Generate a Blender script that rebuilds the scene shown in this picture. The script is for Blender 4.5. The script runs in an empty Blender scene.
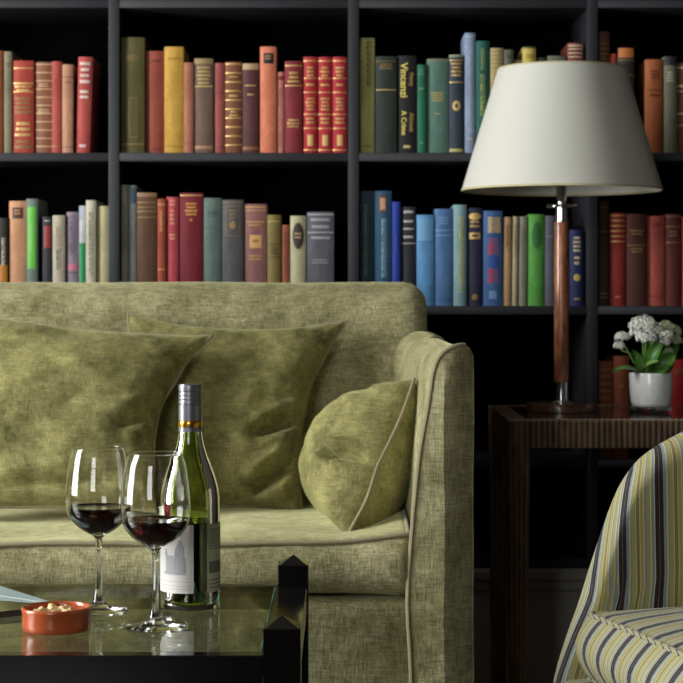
import bpy, bmesh, math, random
from mathutils import Vector, Matrix, noise
random.seed(7)
SC = bpy.context.scene
COL = SC.collection
PI = math.pi
F = 1900.0; CX = 341.5; HY = 295.0; CH = 0.84

def X(px, d): return (px - CX) / F * d
def Z(py, d): return CH - (py - HY) / F * d

# ------------------------------------------------------------------ colour / materials
def lin(c):
    out = []
    for v in c:
        v = v / 255.0
        out.append(v / 12.92 if v <= 0.04045 else ((v + 0.055) / 1.055) ** 2.4)
    return tuple(out)

MATS = {}
def new_mat(name):
    m = bpy.data.materials.new(name); m.use_nodes = True
    nt = m.node_tree; nt.nodes.clear()
    out = nt.nodes.new('ShaderNodeOutputMaterial')
    return m, nt, out

def plain(name, rgb, rough=0.5, metal=0.0, spec=0.5, coat=0.0, noise_amt=0.12, scale=40.0, bump=0.0, sheen=0.0, stretch=(1, 1, 1)):
    key = (name, tuple(rgb), rough, metal)
    if key in MATS: return MATS[key]
    m, nt, out = new_mat(name)
    N = nt.nodes.new; L = nt.links.new
    b = N('ShaderNodeBsdfPrincipled'); L(b.outputs[0], out.inputs[0])
    c = lin(rgb)
    b.inputs['Roughness'].default_value = rough
    b.inputs['Metallic'].default_value = metal
    b.inputs['Specular IOR Level'].default_value = spec
    b.inputs['Coat Weight'].default_value = coat
    b.inputs['Sheen Weight'].default_value = sheen
    tc = N('ShaderNodeTexCoord'); mp = N('ShaderNodeMapping'); L(tc.outputs['Object'], mp.inputs[0])
    mp.inputs['Scale'].default_value = stretch
    nz = N('ShaderNodeTexNoise'); nz.inputs['Scale'].default_value = scale; nz.inputs['Detail'].default_value = 4
    L(mp.outputs[0], nz.inputs['Vector'])
    mx = N('ShaderNodeMix'); mx.data_type = 'RGBA'
    mx.inputs[6].default_value = tuple(v * (1 - noise_amt) for v in c) + (1,)
    mx.inputs[7].default_value = tuple(min(1, v * (1 + noise_amt)) for v in c) + (1,)
    L(nz.outputs[0], mx.inputs[0]); L(mx.outputs[2], b.inputs['Base Color'])
    if bump:
        bp = N('ShaderNodeBump'); bp.inputs['Strength'].default_value = bump; bp.inputs['Distance'].default_value = 0.002
        L(nz.outputs[0], bp.inputs['Height']); L(bp.outputs[0], b.inputs['Normal'])
    MATS[key] = m
    return m

def cloth_book(rgb):
    """worn book cloth: base colour with scuffs"""
    key = ('bookcloth', tuple(rgb))
    if key in MATS: return MATS[key]
    m, nt, out = new_mat('book_cloth')
    N = nt.nodes.new; L = nt.links.new
    b = N('ShaderNodeBsdfPrincipled'); L(b.outputs[0], out.inputs[0])
    c = lin(rgb)
    b.inputs['Roughness'].default_value = 0.68; b.inputs['Specular IOR Level'].default_value = .35
    tc = N('ShaderNodeTexCoord')
    nz = N('ShaderNodeTexNoise'); nz.inputs['Scale'].default_value = 110; nz.inputs['Detail'].default_value = 8; nz.inputs['Roughness'].default_value = .7
    L(tc.outputs['Object'], nz.inputs['Vector'])
    n2 = N('ShaderNodeTexNoise'); n2.inputs['Scale'].default_value = 14; n2.inputs['Detail'].default_value = 5
    mp = N('ShaderNodeMapping'); mp.inputs['Scale'].default_value = (3, 1, .7); L(tc.outputs['Object'], mp.inputs[0]); L(mp.outputs[0], n2.inputs['Vector'])
    rp = N('ShaderNodeValToRGB'); L(n2.outputs[0], rp.inputs[0])
    rp.color_ramp.elements[0].position = .3; rp.color_ramp.elements[1].position = .75
    mean = sum(c) / 3
    rp.color_ramp.elements[0].color = tuple(v * .72 for v in c) + (1,)
    rp.color_ramp.elements[1].color = tuple(min(1, v * 1.15 + mean * .12 + .006) for v in c) + (1,)
    mx = N('ShaderNodeMix'); mx.data_type = 'RGBA'; mx.blend_type = 'MULTIPLY'; mx.inputs[0].default_value = .6
    L(rp.outputs[0], mx.inputs[6]); L(nz.outputs[0], mx.inputs[7])
    mul = N('ShaderNodeMix'); mul.data_type = 'RGBA'; mul.blend_type = 'MULTIPLY'; mul.inputs[0].default_value = 1
    mul.inputs[7].default_value = (1.32, 1.32, 1.32, 1)
    L(mx.outputs[2], mul.inputs[6]); L(mul.outputs[2], b.inputs['Base Color'])
    bp = N('ShaderNodeBump'); bp.inputs['Strength'].default_value = .25; bp.inputs['Distance'].default_value = .001
    L(nz.outputs[0], bp.inputs['Height']); L(bp.outputs[0], b.inputs['Normal'])
    MATS[key] = m
    return m

def velvet(name, dark, light, sheen=0.5, weave=0.5, mott=9.0):
    m, nt, out = new_mat(name)
    N = nt.nodes.new; L = nt.links.new
    b = N('ShaderNodeBsdfPrincipled'); L(b.outputs[0], out.inputs[0])
    b.inputs['Roughness'].default_value = .75
    b.inputs['Specular IOR Level'].default_value = .25
    b.inputs['Sheen Weight'].default_value = sheen
    b.inputs['Sheen Roughness'].default_value = .35
    b.inputs['Sheen Tint'].default_value = lin((215, 215, 165)) + (1,)
    tc = N('ShaderNodeTexCoord')
    big = N('ShaderNodeTexNoise'); big.inputs['Scale'].default_value = mott; big.inputs['Detail'].default_value = 7; big.inputs['Roughness'].default_value = .62
    big.inputs['Distortion'].default_value = .6
    L(tc.outputs['Object'], big.inputs['Vector'])
    fine = N('ShaderNodeTexNoise'); fine.inputs['Scale'].default_value = mott * 5.5; fine.inputs['Detail'].default_value = 6; fine.inputs['Roughness'].default_value = .7
    L(tc.outputs['Object'], fine.inputs['Vector'])
    fm = N('ShaderNodeMix'); fm.inputs[0].default_value = .38; L(big.outputs[0], fm.inputs[2]); L(fine.outputs[0], fm.inputs[3])
    rp = N('ShaderNodeValToRGB'); L(fm.outputs[0], rp.inputs[0])
    rp.color_ramp.elements[0].position = .36; rp.color_ramp.elements[1].position = .65
    rp.color_ramp.elements[0].color = lin(dark) + (1,); rp.color_ramp.elements[1].color = lin(light) + (1,)
    # woven threads: noise stretched both ways
    def thread(sx, sy, sz):
        mp = N('ShaderNodeMapping'); mp.inputs['Scale'].default_value = (sx, sy, sz); L(tc.outputs['Object'], mp.inputs[0])
        n = N('ShaderNodeTexNoise'); n.inputs['Scale'].default_value = 1; n.inputs['Detail'].default_value = 2
        L(mp.outputs[0], n.inputs['Vector']); return n
    a1 = thread(45, 45, 520); a2 = thread(520, 260, 45)
    mn = N('ShaderNodeMath'); mn.operation = 'ADD'; L(a1.outputs[0], mn.inputs[0]); L(a2.outputs[0], mn.inputs[1])
    r2 = N('ShaderNodeMapRange'); r2.inputs['From Min'].default_value = .7; r2.inputs['From Max'].default_value = 1.3
    r2.inputs['To Min'].default_value = 1 - weave; r2.inputs['To Max'].default_value = 1 + weave
    L(mn.outputs[0], r2.inputs['Value'])
    mx = N('ShaderNodeVectorMath'); mx.operation = 'MULTIPLY'
    L(rp.outputs[0], mx.inputs[0]); L(r2.outputs[0], mx.inputs[1]); L(mx.outputs[0], b.inputs['Base Color'])
    bp = N('ShaderNodeBump'); bp.inputs['Strength'].default_value = .35; bp.inputs['Distance'].default_value = .0015
    L(mn.outputs[0], bp.inputs['Height'])
    b2 = N('ShaderNodeBump'); b2.inputs['Strength'].default_value = .5; b2.inputs['Distance'].default_value = .012
    L(fm.outputs[0], b2.inputs['Height']); L(bp.outputs[0], b2.inputs['Normal'])
    L(b2.outputs[0], b.inputs['Normal'])
    return m

def glass(name, rgb=(255, 255, 255), rough=0.0, ior=1.5):
    m, nt, out = new_mat(name)
    b = nt.nodes.new('ShaderNodeBsdfPrincipled'); nt.links.new(b.outputs[0], out.inputs[0])
    b.inputs['Base Color'].default_value = lin(rgb) + (1,)
    b.inputs['Transmission Weight'].default_value = 1
    b.inputs['Roughness'].default_value = rough
    b.inputs['IOR'].default_value = ior
    return m

def pane_glass(name, tint=(1, 1, 1), ior=1.5):
    m, nt, out = new_mat(name)
    N = nt.nodes.new; L = nt.links.new
    t = N('ShaderNodeBsdfTransparent'); t.inputs[0].default_value = tint + (1,)
    g = N('ShaderNodeBsdfGlossy'); g.inputs['Roughness'].default_value = .0
    fr = N('ShaderNodeFresnel'); ge = N('ShaderNodeNewGeometry'); io = N('ShaderNodeMath'); io.operation = 'MULTIPLY_ADD'
    io.inputs[1].default_value = 1 / ior - ior; io.inputs[2].default_value = ior; L(ge.outputs['Backfacing'], io.inputs[0]); L(io.outputs[0], fr.inputs[0])
    mx = N('ShaderNodeMixShader'); L(fr.outputs[0], mx.inputs[0]); L(t.outputs[0], mx.inputs[1]); L(g.outputs[0], mx.inputs[2])
    L(mx.outputs[0], out.inputs[0])
    return m

def stripes(name):
    m, nt, out = new_mat(name)
    N = nt.nodes.new; L = nt.links.new
    b = N('ShaderNodeBsdfPrincipled'); L(b.outputs[0], out.inputs[0])
    b.inputs['Roughness'].default_value = .8; b.inputs['Sheen Weight'].default_value = .08
    uv = N('ShaderNodeUVMap'); uv.uv_map = 'UVMap'
    sp = N('ShaderNodeSeparateXYZ'); L(uv.outputs[0], sp.inputs[0])
    nz = N('ShaderNodeTexNoise'); nz.inputs['Scale'].default_value = 120; L(uv.outputs[0], nz.inputs['Vector'])
    wob = N('ShaderNodeMath'); wob.operation = 'MULTIPLY_ADD'; wob.inputs[1].default_value = .0009; L(nz.outputs[0], wob.inputs[0]); L(sp.outputs[0], wob.inputs[2])
    dv = N('ShaderNodeMath'); dv.operation = 'DIVIDE'; dv.inputs[1].default_value = .056; L(wob.outputs[0], dv.inputs[0])
    fr = N('ShaderNodeMath'); fr.operation = 'FRACT'; L(dv.outputs[0], fr.inputs[0])
    rp = N('ShaderNodeValToRGB'); L(fr.outputs[0], rp.inputs[0]); cr = rp.color_ramp; cr.interpolation = 'CONSTANT'
    P = (40, 30, 34); C = (200, 194, 170); Y = (172, 160, 92); G = (132, 148, 148); O = (136, 128, 74)
    seq = [(0, P), (.106, C), (.113, P), (.22, C), (.225, G), (.3, C), (.33, G), (.37, Y), (.47, C), (.49, O), (.58, C), (.60, Y), (.68, C), (.71, G), (.77, Y), (.87, C), (.9, G), (.97, C)]
    cr.elements[0].position = 0; cr.elements[0].color = lin(P) + (1,)
    cr.elements[1].position = seq[1][0]; cr.elements[1].color = lin(seq[1][1]) + (1,)
    for p, c in seq[2:]:
        e = cr.elements.new(p); e.color = lin(c) + (1,)
    tc = N('ShaderNodeTexCoord')
    n2 = N('ShaderNodeTexNoise'); n2.inputs['Scale'].default_value = 700; L(tc.outputs['Object'], n2.inputs['Vector'])
    r2 = N('ShaderNodeMapRange'); r2.inputs['To Min'].default_value = .75; r2.inputs['To Max'].default_value = 1.2; L(n2.outputs[0], r2.inputs['Value'])
    mx = N('ShaderNodeVectorMath'); mx.operation = 'MULTIPLY'; L(rp.outputs[0], mx.inputs[0]); L(r2.outputs[0], mx.inputs[1])
    L(mx.outputs[0], b.inputs['Base Color'])
    bp = N('ShaderNodeBump'); bp.inputs['Strength'].default_value = .3; bp.inputs['Distance'].default_value = .001; L(n2.outputs[0], bp.inputs['Height']); L(bp.outputs[0], b.inputs['Normal'])
    return m

def wood(name, dark, light, rough=.35, scale=(60, 60, 6), coat=0.0, spec=.5):
    m, nt, out = new_mat(name)
    N = nt.nodes.new; L = nt.links.new
    b = N('ShaderNodeBsdfPrincipled'); L(b.outputs[0], out.inputs[0])
    b.inputs['Roughness'].default_value = rough; b.inputs['Coat Weight'].default_value = coat
    b.inputs['Coat Roughness'].default_value = .05
    b.inputs['Specular IOR Level'].default_value = spec
    tc = N('ShaderNodeTexCoord'); mp = N('ShaderNodeMapping'); mp.inputs['Scale'].default_value = scale; L(tc.outputs['Object'], mp.inputs[0])
    nz = N('ShaderNodeTexNoise'); nz.inputs['Scale'].default_value = 1.6; nz.inputs['Detail'].default_value = 6; nz.inputs['Distortion'].default_value = .8
    L(mp.outputs[0], nz.inputs['Vector'])
    rp = N('ShaderNodeValToRGB'); L(nz.outputs[0], rp.inputs[0])
    rp.color_ramp.elements[0].position = .35; rp.color_ramp.elements[1].position = .65
    rp.color_ramp.elements[0].color = lin(dark) + (1,); rp.color_ramp.elements[1].color = lin(light) + (1,)
    L(rp.outputs[0], b.inputs['Base Color'])
    return m

# ------------------------------------------------------------------ mesh helpers
def tag(o, label=None, cat=None, group=None, kind=None):
    if label: o['label'] = label
    if cat: o['category'] = cat
    if group: o['group'] = group
    if kind: o['kind'] = kind
    return o

def empty(name, loc, label=None, cat=None, group=None, rot=(0, 0, 0)):
    o = bpy.data.objects.new(name, None); COL.objects.link(o)
    o.location = loc; o.rotation_euler = rot; o.empty_display_size = .05
    return tag(o, label, cat, group)

def obj(name, verts, faces, mat, parent=None, org=None, smooth=True, uvs=None, sharp=None, recalc=True):
    """verts in world coords (minus org); uvs: list per vertex"""
    if org is None: org = Vector((0, 0, 0))
    org = Vector(org)
    me = bpy.data.meshes.new(name)
    me.from_pydata([tuple(Vector(v) - org) for v in verts], [], faces)
    if uvs:
        ul = me.uv_layers.new(name='UVMap')
        for l in me.loops: ul.data[l.index].uv = uvs[l.vertex_index]
    if recalc:
        bm = bmesh.new(); bm.from_mesh(me); bmesh.ops.recalc_face_normals(bm, faces=bm.faces); bm.to_mesh(me); bm.free()
    me.materials.append(mat)
    if smooth:
        me.shade_smooth()
        me.set_sharp_from_angle(angle=sharp if sharp else math.radians(40))
    o = bpy.data.objects.new(name, me); COL.objects.link(o)
    if parent: o.parent = parent
    else: o.location = org
    return o

class MB:
    def __init__(s): s.v = []; s.f = []; s.uv = []
    def add(s, v, f, uv=None):
        n = len(s.v); s.v += [Vector(p) for p in v]; s.f += [tuple(i + n for i in q) for q in f]
        s.uv += uv if uv else [(0, 0)] * len(v); return s
    def box(s, x0, x1, y0, y1, z0, z1, bev=0.0, seg=2, M=None):
        bm = bmesh.new(); bmesh.ops.create_cube(bm, size=1)
        for v in bm.verts:
            v.co = Vector(((x0 + x1) / 2 + v.co.x * (x1 - x0), (y0 + y1) / 2 + v.co.y * (y1 - y0), (z0 + z1) / 2 + v.co.z * (z1 - z0)))
        if bev: bmesh.ops.bevel(bm, geom=list(bm.edges), offset=bev, segments=seg, affect='EDGES', profile=.5)
        bm.verts.ensure_lookup_table(); bm.verts.index_update()
        vs = [v.co.copy() for v in bm.verts]; fs = [[v.index for v in f.verts] for f in bm.faces]; bm.free()
        if M: vs = [M @ v for v in vs]
        return s.add(vs, fs)
    def lathe(s, prof, cx, cy, cz, n=40, caps=False):
        """prof: list of (r,z)"""
        vs = []; fs = []; idx = []
        for r, z in prof:
            if r < 1e-6: idx.append([len(vs)] * n); vs.append((cx, cy, cz + z))
            else:
                idx.append(list(range(len(vs), len(vs) + n)))
                for k in range(n): a = 2 * PI * k / n; vs.append((cx + r * math.cos(a), cy + r * math.sin(a), cz + z))
        for i in range(len(prof) - 1):
            for k in range(n):
                q = [idx[i][k], idx[i][(k + 1) % n], idx[i + 1][(k + 1) % n], idx[i + 1][k]]
                u = []
                for t in q:
                    if t not in u: u.append(t)
                if len(u) > 2: fs.append(u)
        return s.add(vs, fs)
    def tube(s, pts, r, n=8, closed=False, rfun=None):
        pts = [Vector(p) for p in pts]; m = len(pts); vs = []; fs = []
        prev = None
        for i, p in enumerate(pts):
            if closed: t = pts[(i + 1) % m] - pts[i - 1]
            else: t = pts[min(i + 1, m - 1)] - pts[max(i - 1, 0)]
            if t.length < 1e-9: t = Vector((0, 0, 1))
            t.normalize()
            if prev is None:
                a = Vector((0, 0, 1)) if abs(t.z) < .9 else Vector((1, 0, 0))
                u = t.cross(a).normalized()
            else:
                u = (prev - t * prev.dot(t))
                u = u.normalized() if u.length > 1e-6 else t.orthogonal().normalized()
            prev = u; w = t.cross(u)
            rr = rfun(i / (m - 1)) if rfun else r
            for k in range(n):
                a = 2 * PI * k / n; vs.append(p + (u * math.cos(a) + w * math.sin(a)) * rr)
        R = m if closed else m - 1
        for i in range(R):
            j = (i + 1) % m
            for k in range(n): fs.append((i * n + k, i * n + (k + 1) % n, j * n + (k + 1) % n, j * n + k))
        if not closed:
            fs.append(tuple(range(n))[::-1]); fs.append(tuple((m - 1) * n + k for k in range(n)))
        return s.add(vs, fs)
    def prism(s, poly, axis, a, b):
        """extrude polygon (list of 2-tuples) along axis from a to b. axis 'x': poly=(y,z); 'y': (x,z); 'z': (x,y)"""
        def P(p, t): return {'x': (t, p[0], p[1]), 'y': (p[0], t, p[1]), 'z': (p[0], p[1], t)}[axis]
        n = len(poly); vs = [P(p, a) for p in poly] + [P(p, b) for p in poly]
        fs = [tuple(range(n)), tuple(range(2 * n - 1, n - 1, -1))] + [(i, (i + 1) % n, n + (i + 1) % n, n + i) for i in range(n)]
        return s.add(vs, fs)
    def build(s, name, mat, parent=None, org=None, smooth=True, uv=False, sharp=None):
        return obj(name, s.v, s.f, mat, parent, org, smooth, s.uv if uv else None, sharp)

def cr(pts, n):
    """catmull-rom through tuples, n samples per span"""
    P = [Vector(p) for p in pts]; out = []
    for i in range(len(P) - 1):
        p0 = P[max(i - 1, 0)]; p1 = P[i]; p2 = P[i + 1]; p3 = P[min(i + 2, len(P) - 1)]
        for k in range(n):
            t = k / n
            out.append(.5 * ((2 * p1) + (-p0 + p2) * t + (2 * p0 - 5 * p1 + 4 * p2 - p3) * t * t + (-p0 + 3 * p1 - 3 * p2 + p3) * t ** 3))
    out.append(P[-1]); return out

def interp(tab, x):
    if x <= tab[0][0]: return tab[0][1]
    for (a, b), (c, d) in zip(tab, tab[1:]):
        if x <= c: return b + (d - b) * (x - a) / (c - a)
    return tab[-1][1]

# ------------------------------------------------------------------ materials used
M_olive = velvet('olive_velvet', (108, 104, 66), (182, 177, 136), .85, .42, 7)
M_olive2 = velvet('olive_velvet_cushion', (86, 84, 42), (170, 165, 108), .75, .30, 8)
M_pipe = plain('velvet_piping', (142, 132, 100), .8, noise_amt=.2, sheen=.3, scale=200)
M_shelf = plain('charcoal_paint', (42, 43, 48), .45, noise_amt=.15, scale=30, stretch=(1, 1, 8))
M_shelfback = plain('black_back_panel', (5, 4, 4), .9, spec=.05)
M_page = plain('paper_page', (196, 186, 160), .8, scale=200)
M_gold = plain('gilt', (216, 180, 112), .4, .35, noise_amt=.3, scale=300)
M_black_lacquer = plain('black_lacquer', (9, 8, 9), .14, noise_amt=.3, coat=.3, bump=.05)
M_chrome = plain('chrome', (205, 205, 208), .08, 1.0, noise_amt=.02)
M_lampwood = wood('lamp_wood', (108, 58, 38), (180, 116, 78), .3, (70, 70, 14), coat=.4)
M_disc = wood('disc_wood', (56, 34, 22), (112, 72, 50), .35, (30, 120, 120), coat=.3)
M_reed = wood('reeded_wood', (78, 60, 46), (122, 98, 76), .38, (20, 20, 6))
M_inset = plain('dark_leather_inset', (66, 60, 52), .16, noise_amt=.3, scale=60, coat=.4)
M_wall = plain('wall_paint', (70, 66, 60), .85)
M_ceil = plain('ceiling_paint', (120, 116, 108), .9)
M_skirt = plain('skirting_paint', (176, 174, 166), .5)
M_floor = wood('floor_boards', (32, 24, 18), (56, 42, 32), .35, (4, 60, 1))
M_glass = glass('clear_glass')
M_wine = glass('red_wine', (34, 2, 6), 0, 1.35)
M_bottle = glass('green_bottle_glass', (228, 243, 165))
M_bwine = plain('bottled_red_wine', (14, 4, 3), .1, noise_amt=.1)
M_table_glass = pane_glass('table_glass', (.93, .97, .93))
M_stripe = stripes('striped_upholstery')

# ------------------------------------------------------------------ camera
cam = bpy.data.cameras.new('camera'); co = bpy.data.objects.new('camera', cam); COL.objects.link(co)
co.location = (0, 0, CH); co.rotation_euler = (PI / 2, 0, 0)
cam.sensor_width = 36; cam.lens = F / 683 * 36; cam.shift_y = -(341.5 - HY) / 683
cam.clip_start = .05
cam.dof.use_dof = True; cam.dof.focus_distance = 2.55; cam.dof.aperture_fstop = 13
SC.camera = co

# ------------------------------------------------------------------ room shell
XL, XR, YF, YB, ZC = -2.6, 2.6, -1.6, 4.42, 2.7
def struct(mb, name, mat, parent=None, smooth=False):
    o = mb.build(name, mat, parent, smooth=smooth)
    if not parent: o['kind'] = 'structure'
    return o
struct(MB().box(XL - .2, XR + .2, YF - .2, YB + .2, -.1, 0), 'floor', M_floor)
struct(MB().box(XL - .2, XR + .2, YF - .2, YB + .2, ZC, ZC + .1), 'ceiling', M_ceil)
struct(MB().box(XL - .2, XR + .2, YB, YB + .2, 0, ZC), 'wall_back', M_wall)
struct(MB().box(XR, XR + .2, YF, YB, 0, ZC), 'wall_right', M_wall)
W1 = (1.75, 2.95, .4, 2.5)      # y0,y1,z0,z1 in left wall
w = MB(); a, b, c, d = W1
w.box(XL - .2, XL, YF, a, 0, ZC); w.box(XL - .2, XL, b, YB, 0, ZC); w.box(XL - .2, XL, a, b, 0, c); w.box(XL - .2, XL, a, b, d, ZC)
struct(w, 'wall_left', M_wall)
W2 = (-1.95, -.65, .7, 2.4)      # x0,x1,z0,z1 in front wall
w = MB(); a, b, c, d = W2
w.box(XL - .2, a, YF - .2, YF, 0, ZC); w.box(b, XR + .2, YF - .2, YF, 0, ZC); w.box(a, b, YF - .2, YF, 0, c); w.box(a, b, YF - .2, YF, d, ZC)
struct(w, 'wall_front', M_wall)
M_wframe = plain('window_paint', (210, 208, 200), .4)
M_wpane = pane_glass('window_pane')
# window frames: sash with glazing bars
w = MB(); a, b, c, d = W1; xf = XL - .1
for y in (a, b - .05): w.box(xf, xf + .05, y, y + .05, c, d)
for z in (c, (c + d) / 2 - .02, d - .05): w.box(xf, xf + .05, a, b, z, z + .05)
for k in (1, 2): w.box(xf + .01, xf + .04, a + (b - a) * k / 3 - .012, a + (b - a) * k / 3 + .012, c, d)
wf = struct(w, 'window_1', M_wframe)
struct(MB().box(xf + .022, xf + .026, a + .01, b - .01, c + .01, d - .01), 'glass_pane', M_wpane, wf)
w = MB(); a, b, c, d = W2; yf = YF - .1
for x in (a, b - .05): w.box(x, x + .05, yf, yf + .05, c, d)
for z in (c, (c + d) / 2 - .02, d - .05): w.box(a, b, yf, yf + .05, z, z + .05)
w.box((a + b) / 2 - .012, (a + b) / 2 + .012, yf + .01, yf + .04, c, d)
wf = struct(w, 'window_2', M_wframe)
struct(MB().box(a + .01, b - .01, yf + .022, yf + .026, c + .01, d - .01), 'glass_pane', M_wpane, wf)

# skirting below the bookcase: board with a moulded top
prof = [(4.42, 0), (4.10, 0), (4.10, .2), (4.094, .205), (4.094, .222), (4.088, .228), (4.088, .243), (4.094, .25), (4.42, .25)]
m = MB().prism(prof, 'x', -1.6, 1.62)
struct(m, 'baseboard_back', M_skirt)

# ------------------------------------------------------------------ bookcase
BD = 4.10
bc = empty('bookcase', (0.026, 4.25, .25), 'charcoal painted wall bookcase with open square bays behind the sofa', 'bookcase')
org = bc.location
divs = [-1.007, -.491, .026, .5416, 1.058]
th = .0115
for x in divs:
    MB().box(x - th, x + th, BD, 4.38, .25, 1.82, .001).build('upright', M_shelf, bc, org)
for zt in (.27, .486, .816, 1.147, 1.478, 1.80):
    for k in range(4):
        MB().box(divs[k] + th, divs[k + 1] - th, BD + .001, 4.38, zt - .018, zt, .0008).build('shelf', M_shelf, bc, org)
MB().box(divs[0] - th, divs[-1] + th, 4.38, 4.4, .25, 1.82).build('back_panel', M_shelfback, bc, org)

# ------------------------------------------------------------------ books
PPB = F / 4.125
def spine_y(x, w, bul): return -bul * (1 - (2 * x / w) ** 2) if abs(2 * x / w) < 1 else 0
def patch(mb, w, bul, x0, x1, z0, z1, off=.0005):
    n = 6 if x1 - x0 > .004 else 2
    vs = []; fs = []
    for i in range(n + 1):
        x = x0 + (x1 - x0) * i / n; y = spine_y(x, w, bul) - off
        vs += [(x, y, z0), (x, y, z1), (x, y + off * 1.5, z0), (x, y + off * 1.5, z1)]
    for i in range(n):
        a = 4 * i; b = a + 4
        fs += [(a, b, b + 1, a + 1), (a + 1, b + 1, b + 3, a + 3), (a, a + 2, b + 2, b)]
    fs += [(0, 1, 3, 2), (4 * n, 4 * n + 2, 4 * n + 3, 4 * n + 1)]
    mb.add(vs, fs)

def book(x0, x1, ytop, zbase, rgb, label, det=(), lean=0.0, cat='book', group=None, depth=None, dy=None, topcap=None, round_=None, yface=None):
    w = (x1 - x0) / PPB - .0003; h = CH - (ytop - HY) / PPB - zbase
    D = depth or random.uniform(.125, .155)
    yy = 4.117 + (random.uniform(0, .012) if dy is None else dy)
    cxp = X((x0 + x1) / 2, 4.125)
    r = empty('book', (cxp, yy, zbase), label, cat, group, rot=(0, lean, 0))
    bul = (round_ if round_ is not None else min(.005, w * .16))
    t = .0022 if w > .02 else .0016
    # cover profile
    n = 10; outer = [(-w / 2, D)] + [(-w / 2 + w * i / n, spine_y(-w / 2 + w * i / n, w, bul)) for i in range(n + 1)] + [(w / 2, D)]
    inner = [(w / 2 - t, D)] + [(w / 2 - t - (w - 2 * t) * i / n, spine_y(w / 2 - t - (w - 2 * t) * i / n, w, bul) + t + .0006) for i in range(n + 1)] + [(-w / 2 + t, D)]
    poly = outer + inner
    m = MB(); N_ = len(poly)
    for z in (0, h):
        pass
    vs = [(p[0], p[1], 0) for p in poly] + [(p[0], p[1], h) for p in poly]; fs = []
    for i in range(N_): fs.append((i, (i + 1) % N_, N_ + (i + 1) % N_, N_ + i))
    K = len(outer)
    for i in range(K - 1):
        j = N_ - 1 - i
        fs.append((i, i + 1, j - 1, j)); fs.append((N_ + i, N_ + j, N_ + j - 1, N_ + i + 1))
    m.add(vs, fs); m.build('cover', cloth_book(rgb), r, smooth=True, sharp=math.radians(35))
    # text block
    pb = MB().box(-w / 2 + t, w / 2 - t, bul * .3 + .003, D - .004, .003, h - .004)
    pb.build('page_block', M_page, r, smooth=False)
    by = {}
    def slot(nm, col):
        k = (nm, col, cur[0])
        if k not in by: by[k] = MB()
        return by[k]
    cur = [0]
    px = 1 / PPB
    for di, d in enumerate(det):
        k = d[0]; cur[0] = di
        if k == 'b':      # full-width band
            patch(slot('spine_band', d[3]), w, bul, -w / 2 * .97, w / 2 * .97, h - d[2] * px, h - d[1] * px)
        elif k == 'p':    # label patch, fractional x
            patch(slot('spine_label', d[3]), w, bul, w * (d[4] - .5), w * (d[5] - .5), h - d[2] * px, h - d[1] * px, .0004)
        elif k == 't':    # lines of small lettering
            yc, lines, col = d[1], d[2], d[3]; wid = d[4] if len(d) > 4 else .7; hh = d[5] if len(d) > 5 else 1.3
            mb = slot('lettering', col)
            for li in range(lines):
                zc = h - (yc + li * hh * 1.75) * px
                ww = w * wid * random.uniform(.7, 1); x = -ww / 2
                while x < ww / 2:
                    l = random.uniform(.0014, .0030)
                    patch(mb, w, bul, x, min(x + l, ww / 2), zc - hh * px / 2 * random.uniform(.7, 1), zc + hh * px / 2, .0009)
                    x += l + .0009
        elif k == 'v':    # vertical line of lettering
            y0, y1, col, fx, fw = d[1:6]
            mb = slot('lettering', col); z = h - y0 * px
            while z > h - y1 * px:
                l = random.uniform(.0022, .0042)
                xx = w * (fx - .5); hw = w * fw / 2
                s0 = random.choice((1, .75, 1)); 
                patch(mb, w, bul, xx - hw * .95, xx + hw * s0, z - l * .38, z, .0009)
                if random.random() < .6: patch(mb, w, bul, xx - hw * .9, xx - hw * .3, z - l, z, .0009)
                z -= l + .0010
        elif k == 'f':    # rectangular frame
            y0, y1, col, a_, b_ = d[1:6]; mb = slot('spine_frame', col); q = .0011
            xa, xb = w * (a_ - .5), w * (b_ - .5); za, zb = h - y1 * px, h - y0 * px
            patch(mb, w, bul, xa, xb, za, za + q, .0008); patch(mb, w, bul, xa, xb, zb - q, zb, .0008)
            patch(mb, w, bul, xa, xa + q, za, zb, .0008); patch(mb, w, bul, xb - q, xb, za, zb, .0008)
        elif k == 'e':    # oval
            y0, y1, col, fw = d[1:5]; mb = slot('spine_label', col); zc = h - (y0 + y1) / 2 * px; R = (y1 - y0) / 2 * px
            for i in range(12):
                a0 = -1 + 2 * i / 12; a1 = -1 + 2 * (i + 1) / 12; hw = w * fw / 2 * math.sqrt(max(.02, 1 - ((a0 + a1) / 2) ** 2))
                patch(mb, w, bul, -hw, hw, zc + R * a0, zc + R * a1, .0006)
        elif k == 'T':    # real vertical text reading downward
            txt, y0, size, col, fx = d[1:6]
            cu = bpy.data.curves.new('t', 'FONT'); cu.body = txt; cu.size = size; cu.extrude = .0002; cu.align_y = 'CENTER'; cu.offset = .0003
            to = bpy.data.objects.new('t', cu)
            me = bpy.data.meshes.new_from_object(to)
            vs = []
            for v in me.vertices:
                x = w * (fx - .5) + v.co.y; z = h - y0 * px - v.co.x
                vs.append((x, spine_y(x, w, bul) - .0010 - v.co.z, z))
            slot('lettering', col).add(vs, [tuple(p.vertices) for p in me.polygons])
            bpy.data.objects.remove(to); bpy.data.curves.remove(cu)
        elif k == 'cap':  # worn darker / lighter head of the spine
            patch(slot('spine_label', d[2]), w, bul, -w / 2 * .99, w / 2 * .99, h - d[1] * px, h + .0003, .0004)
    for (nm, col, _i), mb in by.items():
        if col == 'gold': mt = M_gold
        elif col == 'dull': mt = plain('dull_gilt', (150, 122, 74), .5, .2, noise_amt=.3, scale=300)
        else: mt = plain('spine_ink', col, .55, noise_amt=.1)
        mb.build(nm, mt, r, smooth=True)
    return r

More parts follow.
